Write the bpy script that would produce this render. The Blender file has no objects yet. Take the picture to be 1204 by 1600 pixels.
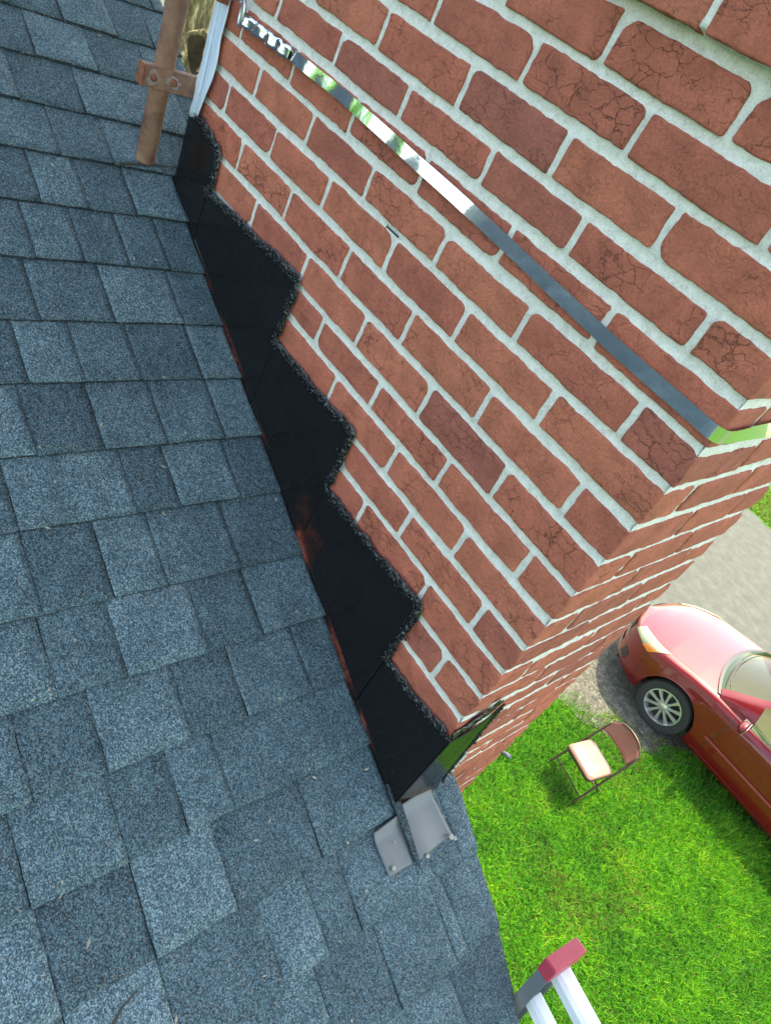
import bpy, bmesh, math, random
import numpy as np
from mathutils import Vector, Matrix, noise as mnoise

# ------------------------------------------------------------------ camera, light
scene = bpy.context.scene
COL = scene.collection
G = -5.3                       # height of the ground below the brick corner datum
CAM = np.array([0.2253, -0.8747, 0.2381])
RX = np.array([0.55388, 0.72816, 0.40373])
RY = np.array([0.70182, -0.14744, -0.69692])
RZ = np.array([-0.44795, 0.66936, -0.59271])
cam_d = bpy.data.cameras.new("camera")
cam = bpy.data.objects.new("camera", cam_d)
COL.objects.link(cam)
M = Matrix(((RX[0], -RY[0], -RZ[0], CAM[0]), (RX[1], -RY[1], -RZ[1], CAM[1]), (RX[2], -RY[2], -RZ[2], CAM[2]), (0, 0, 0, 1)))
cam.matrix_world = M
cam_d.sensor_fit = 'VERTICAL'
cam_d.sensor_height = 36.0
cam_d.lens = 36.0 * 1112.15 / 1600.0
cam_d.clip_start = 0.02
cam_d.clip_end = 600
scene.camera = cam

SUNV = Vector((-0.06, 0.44, 0.89)).normalized()
world = bpy.data.worlds.new("World")
scene.world = world
world.use_nodes = True
wn = world.node_tree
sky = wn.nodes.new('ShaderNodeTexSky')
sky.sky_type = 'NISHITA'
sky.sun_disc = False
sky.sun_elevation = math.asin(SUNV.z)
sky.sun_rotation = math.atan2(SUNV.x, SUNV.y)
sky.air_density = 1.0
sky.dust_density = 2.0
bgn = wn.nodes['Background']
wn.links.new(sky.outputs[0], bgn.inputs[0])
bgn.inputs[1].default_value = 0.15
sun_d = bpy.data.lights.new("sun", 'SUN')
sun_d.energy = 2.0
sun_d.angle = math.radians(0.8)
sun_d.color = (1.0, 0.95, 0.86)
sun = bpy.data.objects.new("sun", sun_d)
sun.rotation_euler = SUNV.to_track_quat('Z', 'Y').to_euler()
COL.objects.link(sun)
scene.view_settings.view_transform = 'Standard'
scene.view_settings.look = 'None'
scene.view_settings.exposure = 2.55
scene.view_settings.use_white_balance = True
scene.view_settings.white_balance_temperature = 8100
scene.view_settings.white_balance_tint = 7
scene.view_settings.gamma = 1
scene.render.film_transparent = False

rng = random.Random(7)
nrng = np.random.default_rng(11)

# ------------------------------------------------------------------ helpers
def tag(o, label=None, cat=None, group=None, kind=None):
    if label: o['label'] = label
    if cat: o['category'] = cat
    if group: o['group'] = group
    if kind: o['kind'] = kind
    return o

def empty(name, loc=(0, 0, 0), rz=0.0, label=None, cat=None, group=None):
    o = bpy.data.objects.new(name, None)
    o.location = loc
    o.rotation_euler = (0, 0, rz)
    o.empty_display_size = 0.1
    COL.objects.link(o)
    return tag(o, label, cat, group)

def link_mesh(name, me, mat=None, parent=None, smooth=False):
    o = bpy.data.objects.new(name, me)
    COL.objects.link(o)
    if mat is not None:
        me.materials.append(mat)
    if parent is not None:
        o.parent = parent
    if smooth and len(me.polygons):
        me.polygons.foreach_set('use_smooth', [True] * len(me.polygons))
    return o

def npmesh(name, V, F, mat, parent=None, smooth=False, tone=None):
    """V (n,3), F (m,k) with k fixed"""
    V = np.asarray(V, dtype=np.float32)
    F = np.asarray(F, dtype=np.int32)
    me = bpy.data.meshes.new(name)
    k = F.shape[1]
    me.vertices.add(len(V)); me.vertices.foreach_set('co', V.ravel())
    me.loops.add(F.size); me.loops.foreach_set('vertex_index', F.ravel())
    me.polygons.add(len(F))
    me.polygons.foreach_set('loop_start', np.arange(0, F.size, k, dtype=np.int32))
    me.update(calc_edges=True)
    me.validate()
    if tone is not None and len(me.polygons) == len(tone):
        a = me.attributes.new('tone', 'FLOAT', 'FACE')
        a.data.foreach_set('value', np.asarray(tone, dtype=np.float32))
    return link_mesh(name, me, mat, parent, smooth)

class MB:
    """collects simple shapes into one mesh"""
    def __init__(s): s.v = []; s.f = []
    def add(s, vs, fs):
        n = len(s.v); s.v += [tuple(map(float, p)) for p in vs]; s.f += [tuple(i + n for i in f) for f in fs]
        return s
    def box(s, c, d, e1=(1, 0, 0), e2=(0, 1, 0), e3=(0, 0, 1)):
        c = np.array(c, float); E = [np.array(e, float) for e in (e1, e2, e3)]
        vs = []
        for i in (-1, 1):
            for j in (-1, 1):
                for k in (-1, 1):
                    vs.append(c + E[0] * i * d[0] / 2 + E[1] * j * d[1] / 2 + E[2] * k * d[2] / 2)
        return s.add(vs, [(0, 1, 3, 2), (4, 6, 7, 5), (0, 4, 5, 1), (2, 3, 7, 6), (0, 2, 6, 4), (1, 5, 7, 3)])
    def tube(s, pts, r, n=12, caps=True, closed=False):
        P = [np.array(p, float) for p in pts]; m = len(P)
        R = r if hasattr(r, '__len__') else [r] * m
        T = []
        for i in range(m):
            a = P[(i - 1) % m] if (closed or i > 0) else P[i]; b = P[(i + 1) % m] if (closed or i < m - 1) else P[i]
            t = b - a; T.append(t / (np.linalg.norm(t) + 1e-12))
        up = np.array([0, 0, 1.0]) if abs(T[0][2]) < 0.9 else np.array([1.0, 0, 0])
        u = np.cross(T[0], up); u /= np.linalg.norm(u)
        vs = []
        for i in range(m):
            u = u - T[i] * (u @ T[i]); u /= np.linalg.norm(u); w = np.cross(T[i], u)
            for k in range(n):
                a = 2 * math.pi * k / n
                vs.append(P[i] + R[i] * (math.cos(a) * u + math.sin(a) * w))
        fs = []
        for i in range(m if closed else m - 1):
            j = (i + 1) % m
            for k in range(n):
                l = (k + 1) % n
                fs.append((i * n + k, i * n + l, j * n + l, j * n + k))
        if caps and not closed:
            fs.append(tuple(range(n))[::-1]); fs.append(tuple((m - 1) * n + k for k in range(n)))
        return s.add(vs, fs)
    def lathe(s, prof, c, axis=(0, 0, 1), n=24, closed=False):
        ax = np.array(axis, float); ax /= np.linalg.norm(ax)
        up = np.array([0, 0, 1.0]) if abs(ax[2]) < 0.9 else np.array([1.0, 0, 0])
        u = np.cross(ax, up); u /= np.linalg.norm(u); w = np.cross(ax, u); c = np.array(c, float)
        vs = []
        for (r, h) in prof:
            for k in range(n):
                a = 2 * math.pi * k / n
                vs.append(c + ax * h + r * (math.cos(a) * u + math.sin(a) * w))
        m = len(prof); fs = []
        for i in range(m if closed else m - 1):
            j = (i + 1) % m
            for k in range(n):
                l = (k + 1) % n
                fs.append((i * n + k, i * n + l, j * n + l, j * n + k))
        return s.add(vs, fs)
    def grid(s, f, nu, nv):
        vs = [f(i / nu, j / nv) for i in range(nu + 1) for j in range(nv + 1)]
        fs = [(i * (nv + 1) + j, (i + 1) * (nv + 1) + j, (i + 1) * (nv + 1) + j + 1, i * (nv + 1) + j + 1) for i in range(nu) for j in range(nv)]
        return s.add(vs, fs)
    def prism(s, poly, origin, e1, e2, e3, th):
        """polygon (2d) in plane e1,e2 at origin, extruded th along e3"""
        o = np.array(origin, float); e1, e2, e3 = (np.array(e, float) for e in (e1, e2, e3)); n = len(poly)
        vs = [o + e1 * a + e2 * b for a, b in poly] + [o + e1 * a + e2 * b + e3 * th for a, b in poly]
        fs = [tuple(range(n))[::-1], tuple(range(n, 2 * n))] + [(i, (i + 1) % n, n + (i + 1) % n, n + i) for i in range(n)]
        return s.add(vs, fs)
    def build(s, name, mat, parent=None, smooth=False, bevel=0.0, seg=2, fixn=True):
        me = bpy.data.meshes.new(name)
        me.from_pydata(s.v, [], s.f)
        me.update()
        if fixn:
            bm = bmesh.new(); bm.from_mesh(me); bmesh.ops.recalc_face_normals(bm, faces=bm.faces)
            if bevel > 0:
                es = [e for e in bm.edges if len(e.link_faces) == 2 and e.calc_face_angle(0) > 0.6]
                bmesh.ops.bevel(bm, geom=es, offset=bevel, segments=seg, profile=0.6, affect='EDGES', clamp_overlap=True)
            bm.to_mesh(me); bm.free()
        o = link_mesh(name, me, mat, parent)
        if smooth:
            for p in me.polygons: p.use_smooth = True
            try: me.set_sharp_from_angle(angle=math.radians(40))
            except Exception: pass
        return o

def hash3(i, j, k, seed):
    n = (i * 374761393 + j * 668265263 + k * 2147483647 + seed * 1274126177) & 0xffffffff
    n = ((n ^ (n >> 13)) * 1274126177) & 0xffffffff
    n = n ^ (n >> 16)
    return (n & 0xffff) / 65535.0 * 2 - 1

def vnoise(P, scale, seed=0):
    P = np.asarray(P, float) * scale + 1000.37
    I = np.floor(P).astype(np.int64); Fr = P - I; Fr = Fr * Fr * (3 - 2 * Fr)
    out = 0
    for a in (0, 1):
        for b in (0, 1):
            for c in (0, 1):
                w = (Fr[:, 0] if a else 1 - Fr[:, 0]) * (Fr[:, 1] if b else 1 - Fr[:, 1]) * (Fr[:, 2] if c else 1 - Fr[:, 2])
                out = out + w * hash3(I[:, 0] + a, I[:, 1] + b, I[:, 2] + c, seed)
    return out

def s2l(r, g, b):
    f = lambda c: (c / 255 / 12.92) if c / 255 <= 0.04045 else ((c / 255 + 0.055) / 1.055) ** 2.4
    return (f(r), f(g), f(b), 1.0)

def new_mat(name):
    m = bpy.data.materials.new(name); m.use_nodes = True
    nt = m.node_tree; b = nt.nodes['Principled BSDF']
    return m, nt, b

def plain(name, col, rough=0.5, metal=0.0, coat=0.0, var=0.0, vscale=30.0, bump=0.0, bscale=200.0, spec=0.5):
    m, nt, b = new_mat(name)
    b.inputs['Base Color'].default_value = (*col[:3], 1)
    b.inputs['Roughness'].default_value = rough
    b.inputs['Metallic'].default_value = metal
    b.inputs['Coat Weight'].default_value = coat
    b.inputs['Specular IOR Level'].default_value = spec
    tc = nt.nodes.new('ShaderNodeTexCoord')
    if var > 0:
        nz = nt.nodes.new('ShaderNodeTexNoise'); nz.inputs['Scale'].default_value = vscale; nz.inputs['Detail'].default_value = 6
        nz.inputs['Roughness'].default_value = 0.65
        nt.links.new(tc.outputs['Object'], nz.inputs['Vector'])
        mp = nt.nodes.new('ShaderNodeMapRange'); mp.inputs[1].default_value = 0.3; mp.inputs[2].default_value = 0.7
        mp.inputs[3].default_value = 1 - var; mp.inputs[4].default_value = 1 + var
        nt.links.new(nz.outputs[0], mp.inputs[0])
        mx = nt.nodes.new('ShaderNodeVectorMath'); mx.operation = 'SCALE'
        mx.inputs[0].default_value = col[:3]
        nt.links.new(mp.outputs[0], mx.inputs['Scale'])
        nt.links.new(mx.outputs[0], b.inputs['Base Color'])
        mr = nt.nodes.new('ShaderNodeMapRange'); mr.inputs[3].default_value = max(0.02, rough - 0.12); mr.inputs[4].default_value = min(1, rough + 0.12)
        nt.links.new(nz.outputs[0], mr.inputs[0]); nt.links.new(mr.outputs[0], b.inputs['Roughness'])
    if bump > 0:
        n2 = nt.nodes.new('ShaderNodeTexNoise'); n2.inputs['Scale'].default_value = bscale; n2.inputs['Detail'].default_value = 4
        nt.links.new(tc.outputs['Object'], n2.inputs['Vector'])
        bp = nt.nodes.new('ShaderNodeBump'); bp.inputs['Strength'].default_value = bump; bp.inputs['Distance'].default_value = 0.002
        nt.links.new(n2.outputs[0], bp.inputs['Height']); nt.links.new(bp.outputs[0], b.inputs['Normal'])
    return m

def ramp(nt, stops, interp='LINEAR'):
    r = nt.nodes.new('ShaderNodeValToRGB'); r.color_ramp.interpolation = interp
    el = r.color_ramp.elements
    while len(el) < len(stops): el.new(0.5)
    for e, (p, c) in zip(el, stops): e.position = p; e.color = (*c[:3], 1)
    return r

# ------------------------------------------------------------------ materials
def brick_material():
    m, nt, b = new_mat('red_brick')
    L = nt.links.new
    tc = nt.nodes.new('ShaderNodeTexCoord'); at = nt.nodes.new('ShaderNodeAttribute'); at.attribute_name = 'tone'
    base = ramp(nt, [(0.0, s2l(172, 100, 84)), (0.10, s2l(190, 107, 86)), (0.6, s2l(198, 111, 87)), (1.0, s2l(204, 119, 92))])
    L(at.outputs['Fac'], base.inputs[0])
    n1 = nt.nodes.new('ShaderNodeTexNoise'); n1.inputs['Scale'].default_value = 22; n1.inputs['Detail'].default_value = 8; n1.inputs['Roughness'].default_value = 0.6
    L(tc.outputs['Object'], n1.inputs['Vector'])
    n2 = nt.nodes.new('ShaderNodeTexNoise'); n2.inputs['Scale'].default_value = 260; n2.inputs['Detail'].default_value = 6; n2.inputs['Roughness'].default_value = .75
    L(tc.outputs['Object'], n2.inputs['Vector'])
    m1 = nt.nodes.new('ShaderNodeMapRange'); m1.inputs[1].default_value = .3; m1.inputs[2].default_value = .7; m1.inputs[3].default_value = .78; m1.inputs[4].default_value = 1.18
    L(n1.outputs[0], m1.inputs[0])
    m2 = nt.nodes.new('ShaderNodeMapRange'); m2.inputs[1].default_value = .3; m2.inputs[2].default_value = .7; m2.inputs[3].default_value = .76; m2.inputs[4].default_value = 1.2
    L(n2.outputs[0], m2.inputs[0])
    mu = nt.nodes.new('ShaderNodeMath'); mu.operation = 'MULTIPLY'; L(m1.outputs[0], mu.inputs[0]); L(m2.outputs[0], mu.inputs[1])
    sc = nt.nodes.new('ShaderNodeVectorMath'); sc.operation = 'SCALE'; L(base.outputs[0], sc.inputs[0]); L(mu.outputs[0], sc.inputs['Scale'])
    # cracks: masked, warped voronoi edges, their shade painted dark into the colour
    wn_ = nt.nodes.new('ShaderNodeTexNoise'); wn_.inputs['Scale'].default_value = 24; wn_.inputs['Detail'].default_value = 5; wn_.inputs['Roughness'].default_value = .65
    L(tc.outputs['Object'], wn_.inputs['Vector'])
    ws = nt.nodes.new('ShaderNodeVectorMath'); ws.operation = 'MULTIPLY_ADD'; ws.inputs[1].default_value = (.045, .045, .045)
    L(wn_.outputs['Color'], ws.inputs[0]); L(tc.outputs['Object'], ws.inputs[2])
    sx = nt.nodes.new('ShaderNodeVectorMath'); sx.operation = 'MULTIPLY'; sx.inputs[1].default_value = (.75, .75, 1.25)
    L(ws.outputs[0], sx.inputs[0])
    vo = nt.nodes.new('ShaderNodeTexVoronoi'); vo.feature = 'DISTANCE_TO_EDGE'; vo.inputs['Scale'].default_value = 42
    L(sx.outputs[0], vo.inputs['Vector'])
    mk = nt.nodes.new('ShaderNodeTexNoise'); mk.inputs['Scale'].default_value = 17; mk.inputs['Detail'].default_value = 2
    ad = nt.nodes.new('ShaderNodeVectorMath'); ad.operation = 'ADD'; ad.inputs[1].default_value = (3.1, 7.7, 1.9)
    L(tc.outputs['Object'], ad.inputs[0]); L(ad.outputs[0], mk.inputs['Vector'])
    mm = nt.nodes.new('ShaderNodeMapRange'); mm.inputs[1].default_value = .40; mm.inputs[2].default_value = .66; mm.inputs[3].default_value = 0.0; mm.inputs[4].default_value = .036
    L(mk.outputs[0], mm.inputs[0])
    cr = nt.nodes.new('ShaderNodeMapRange'); cr.inputs[1].default_value = 0; cr.inputs[3].default_value = 1; cr.inputs[4].default_value = 0
    L(vo.outputs['Distance'], cr.inputs[0]); L(mm.outputs[0], cr.inputs[2])
    mxc = nt.nodes.new('ShaderNodeMix'); mxc.data_type = 'RGBA'
    pb = nt.nodes.new('ShaderNodeMath'); pb.operation = 'MULTIPLY'; pb.inputs[1].default_value = 37.0; L(at.outputs['Fac'], pb.inputs[0])
    pf = nt.nodes.new('ShaderNodeMath'); pf.operation = 'FRACT'; L(pb.outputs[0], pf.inputs[0])
    pm = nt.nodes.new('ShaderNodeMapRange'); pm.inputs[1].default_value = .25; pm.inputs[2].default_value = .9; pm.inputs[3].default_value = .16; pm.inputs[4].default_value = .50; L(pf.outputs[0], pm.inputs[0])
    crs = nt.nodes.new('ShaderNodeMath'); crs.operation = 'MULTIPLY'; L(pm.outputs[0], crs.inputs[1]); L(cr.outputs[0], crs.inputs[0])
    L(crs.outputs[0], mxc.inputs[0]); L(sc.outputs[0], mxc.inputs[6]); mxc.inputs[7].default_value = s2l(70, 38, 34)
    vo2 = nt.nodes.new('ShaderNodeTexVoronoi'); vo2.feature = 'DISTANCE_TO_EDGE'; vo2.inputs['Scale'].default_value = 105
    L(sx.outputs[0], vo2.inputs['Vector'])
    mk2 = nt.nodes.new('ShaderNodeTexNoise'); mk2.inputs['Scale'].default_value = 40; mk2.inputs['Detail'].default_value = 3; L(tc.outputs['Object'], mk2.inputs['Vector'])
    mm2 = nt.nodes.new('ShaderNodeMapRange'); mm2.inputs[1].default_value = .46; mm2.inputs[2].default_value = .68; mm2.inputs[3].default_value = 0.0; mm2.inputs[4].default_value = .06; L(mk2.outputs[0], mm2.inputs[0])
    cr2 = nt.nodes.new('ShaderNodeMapRange'); cr2.inputs[1].default_value = 0; cr2.inputs[3].default_value = .5; cr2.inputs[4].default_value = 0
    L(vo2.outputs['Distance'], cr2.inputs[0]); L(mm2.outputs[0], cr2.inputs[2])
    mxd = nt.nodes.new('ShaderNodeMix'); mxd.data_type = 'RGBA'; L(cr2.outputs[0], mxd.inputs[0]); L(mxc.outputs[2], mxd.inputs[6]); mxd.inputs[7].default_value = s2l(88, 46, 38)
    pt = nt.nodes.new('ShaderNodeTexNoise'); pt.inputs['Scale'].default_value = 150; pt.inputs['Detail'].default_value = 4; pt.inputs['Roughness'].default_value = .7; L(sx.outputs[0], pt.inputs['Vector'])
    pr_ = nt.nodes.new('ShaderNodeMapRange'); pr_.inputs[1].default_value = .60; pr_.inputs[2].default_value = .74; pr_.inputs[3].default_value = 0; pr_.inputs[4].default_value = .5; L(pt.outputs[0], pr_.inputs[0])
    mxe = nt.nodes.new('ShaderNodeMix'); mxe.data_type = 'RGBA'; L(pr_.outputs[0], mxe.inputs[0]); L(mxd.outputs[2], mxe.inputs[6]); mxe.inputs[7].default_value = s2l(124, 66, 54)  # fine crack and pit shade also painted into the colour
    mxc = mxe
    # faint mortar smears
    n3 = nt.nodes.new('ShaderNodeTexNoise'); n3.inputs['Scale'].default_value = 60; n3.inputs['Detail'].default_value = 7; n3.inputs['Roughness'].default_value = .75
    L(ad.outputs[0], n3.inputs['Vector'])
    m3 = nt.nodes.new('ShaderNodeMapRange'); m3.inputs[1].default_value = .70; m3.inputs[2].default_value = .80; m3.inputs[3].default_value = 0; m3.inputs[4].default_value = .35
    L(n3.outputs[0], m3.inputs[0])
    mx2 = nt.nodes.new('ShaderNodeMix'); mx2.data_type = 'RGBA'; L(m3.outputs[0], mx2.inputs[0]); L(mxc.outputs[2], mx2.inputs[6]); mx2.inputs[7].default_value = s2l(190, 160, 148)
    L(mx2.outputs[2], b.inputs['Base Color'])
    b.inputs['Roughness'].default_value = .82; b.inputs['Specular IOR Level'].default_value = .3
    # bump
    hs = nt.nodes.new('ShaderNodeMath'); hs.operation = 'MULTIPLY_ADD'; hs.inputs[1].default_value = -2.2
    L(crs.outputs[0], hs.inputs[0])
    hn = nt.nodes.new('ShaderNodeMath'); hn.operation = 'MULTIPLY_ADD'; hn.inputs[1].default_value = 1.6
    L(n2.outputs[0], hn.inputs[0])
    n1s = nt.nodes.new('ShaderNodeMath'); n1s.operation = 'MULTIPLY'; n1s.inputs[1].default_value = 2.0
    L(n1.outputs[0], n1s.inputs[0]); L(n1s.outputs[0], hn.inputs[2]); L(hn.outputs[0], hs.inputs[2])
    bp = nt.nodes.new('ShaderNodeBump'); bp.inputs['Strength'].default_value = 1.0; bp.inputs['Distance'].default_value = .0030
    L(hs.outputs[0], bp.inputs['Height']); L(bp.outputs[0], b.inputs['Normal'])
    return m

def mortar_material():
    m, nt, b = new_mat('mortar'); L = nt.links.new
    tc = nt.nodes.new('ShaderNodeTexCoord')
    n1 = nt.nodes.new('ShaderNodeTexNoise'); n1.inputs['Scale'].default_value = 60; n1.inputs['Detail'].default_value = 9; n1.inputs['Roughness'].default_value = .7
    L(tc.outputs['Object'], n1.inputs['Vector'])
    r = ramp(nt, [(.15, s2l(150, 144, 128)), (.36, s2l(200, 197, 184)), (.7, s2l(226, 224, 213))])
    n2 = nt.nodes.new('ShaderNodeTexNoise'); n2.inputs['Scale'].default_value = 420; n2.inputs['Detail'].default_value = 4; n2.inputs['Roughness'].default_value = .8
    L(tc.outputs['Object'], n2.inputs['Vector'])
    am = nt.nodes.new('ShaderNodeMath'); am.operation = 'MULTIPLY_ADD'; am.inputs[1].default_value = 1.1; L(n2.outputs[0], am.inputs[0])
    an = nt.nodes.new('ShaderNodeMath'); an.operation = 'SUBTRACT'; an.inputs[1].default_value = .55; L(n1.outputs[0], an.inputs[0]); L(an.outputs[0], am.inputs[2])
    L(am.outputs[0], r.inputs[0]); L(r.outputs[0], b.inputs['Base Color'])
    b.inputs['Roughness'].default_value = .9; b.inputs['Specular IOR Level'].default_value = .2
    bp = nt.nodes.new('ShaderNodeBump'); bp.inputs['Strength'].default_value = .8; bp.inputs['Distance'].default_value = .0024
    ad = nt.nodes.new('ShaderNodeMath'); ad.operation = 'MULTIPLY_ADD'; ad.inputs[1].default_value = .6; L(n2.outputs[0], ad.inputs[0]); L(n1.outputs[0], ad.inputs[2])
    L(ad.outputs[0], bp.inputs['Height']); L(bp.outputs[0], b.inputs['Normal'])
    return m

def shingle_material():
    m, nt, b = new_mat('asphalt_shingle'); L = nt.links.new
    tc = nt.nodes.new('ShaderNodeTexCoord'); at = nt.nodes.new('ShaderNodeAttribute'); at.attribute_name = 'tone'
    vo = nt.nodes.new('ShaderNodeTexVoronoi'); vo.inputs['Scale'].default_value = 520; vo.inputs['Randomness'].default_value = 1
    L(tc.outputs['Object'], vo.inputs['Vector'])
    sp = nt.nodes.new('ShaderNodeSeparateColor'); L(vo.outputs['Color'], sp.inputs[0])
    n1 = nt.nodes.new('ShaderNodeTexNoise'); n1.inputs['Scale'].default_value = 14; n1.inputs['Detail'].default_value = 7; n1.inputs['Roughness'].default_value = .7
    L(tc.outputs['Object'], n1.inputs['Vector'])
    # granule value = random + tone shift + patchiness
    a1 = nt.nodes.new('ShaderNodeMath'); a1.operation = 'MULTIPLY_ADD'; a1.inputs[1].default_value = .62; a1.inputs[2].default_value = -.13
    L(at.outputs['Fac'], a1.inputs[0])
    a2 = nt.nodes.new('ShaderNodeMath'); a2.operation = 'MULTIPLY_ADD'; a2.inputs[1].default_value = .72; L(sp.outputs[0], a2.inputs[0]); L(a1.outputs[0], a2.inputs[2])
    a3 = nt.nodes.new('ShaderNodeMath'); a3.operation = 'MULTIPLY_ADD'; a3.inputs[1].default_value = .55; L(n1.outputs[0], a3.inputs[0]); L(a2.outputs[0], a3.inputs[2])
    a4 = nt.nodes.new('ShaderNodeMath'); a4.operation = 'SUBTRACT'; a4.inputs[1].default_value = .29; L(a3.outputs[0], a4.inputs[0])
    r = ramp(nt, [(0.0, s2l(26, 34, 37)), (.28, s2l(45, 62, 68)), (.5, s2l(65, 87, 94)), (.75, s2l(88, 112, 118)), (1.0, s2l(140, 160, 163))])
    L(a4.outputs[0], r.inputs[0])
    # a few tan granules
    gt = nt.nodes.new('ShaderNodeMath'); gt.operation = 'GREATER_THAN'; gt.inputs[1].default_value = .955; L(sp.outputs[1], gt.inputs[0])
    gs = nt.nodes.new('ShaderNodeMath'); gs.operation = 'MULTIPLY'; gs.inputs[1].default_value = .55; L(gt.outputs[0], gs.inputs[0])
    mx = nt.nodes.new('ShaderNodeMix'); mx.data_type = 'RGBA'; L(gs.outputs[0], mx.inputs[0]); L(r.outputs[0], mx.inputs[6]); mx.inputs[7].default_value = s2l(140, 130, 112)
    L(mx.outputs[2], b.inputs['Base Color'])
    b.inputs['Roughness'].default_value = .88; b.inputs['Specular IOR Level'].default_value = .35
    bp = nt.nodes.new('ShaderNodeBump'); bp.inputs['Strength'].default_value = .75; bp.inputs['Distance'].default_value = .0012
    L(sp.outputs[2], bp.inputs['Height']); L(bp.outputs[0], b.inputs['Normal'])
    return m

MAT = {}
MAT['brick'] = brick_material()
MAT['mortar'] = mortar_material()
MAT['shingle'] = shingle_material()
MAT['shingle_edge'] = plain('shingle_edge', s2l(38, 40, 42)[:3], .95)
MAT['wood'] = plain('painted_trim', s2l(190, 190, 184)[:3], .6, var=.08)
MAT['siding'] = plain('siding', s2l(176, 172, 160)[:3], .6, var=.06)
MAT['concrete'] = plain('concrete', s2l(150, 148, 140)[:3], .9, var=.15, bump=.5)
MAT['clay'] = plain('clay_flue', s2l(150, 90, 66)[:3], .85, var=.12)
MAT['tar'] = plain('roof_tar', (.006, .0065, .007), .16, var=.3, vscale=90, bump=.5, bscale=220, spec=.7)
MAT['galv'] = plain('dull_aluminium', (.115, .128, .128), .42, metal=.35, var=.10, vscale=12)
MAT['nail'] = plain('nail_sealant', s2l(150, 150, 140)[:3], .6, var=.2, vscale=120)
MAT['darkwire'] = plain('dark_steel', s2l(60, 58, 58)[:3], .55, metal=.4)
MAT['twig'] = plain('twig_bark', s2l(62, 58, 52)[:3], .9)
MAT['steel'] = plain('polished_strap_steel', (.72, .73, .74), .07, metal=1.0, bump=.06, bscale=55)
MAT['zinc'] = plain('zinc_bolt', (.55, .55, .56), .35, metal=.9, var=.2, vscale=80)
MAT['whitemetal'] = plain('white_painted_flashing', s2l(196, 208, 220)[:3], .45, var=.06, vscale=60, bump=.15, bscale=90)

def rust_material(name, c1, c2, c3, sc=24.0):
    m, nt, b = new_mat(name); L = nt.links.new
    tc = nt.nodes.new('ShaderNodeTexCoord')
    n1 = nt.nodes.new('ShaderNodeTexNoise'); n1.inputs['Scale'].default_value = sc; n1.inputs['Detail'].default_value = 9; n1.inputs['Roughness'].default_value = .7
    L(tc.outputs['Object'], n1.inputs['Vector'])
    r = ramp(nt, [(.3, c1), (.5, c2), (.7, c3)]); L(n1.outputs[0], r.inputs[0]); L(r.outputs[0], b.inputs['Base Color'])
    b.inputs['Roughness'].default_value = .7; b.inputs['Metallic'].default_value = .15
    bp = nt.nodes.new('ShaderNodeBump'); bp.inputs['Strength'].default_value = .3; bp.inputs['Distance'].default_value = .001
    L(n1.outputs[0], bp.inputs['Height']); L(bp.outputs[0], b.inputs['Normal'])
    return m
MAT['rust'] = rust_material('rusty_steel', s2l(92, 60, 48), s2l(138, 100, 82), s2l(164, 132, 106), 16)
MAT['rustdark'] = rust_material('dark_rust', s2l(92, 46, 34), s2l(130, 74, 52), s2l(158, 108, 78), 60)

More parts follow.
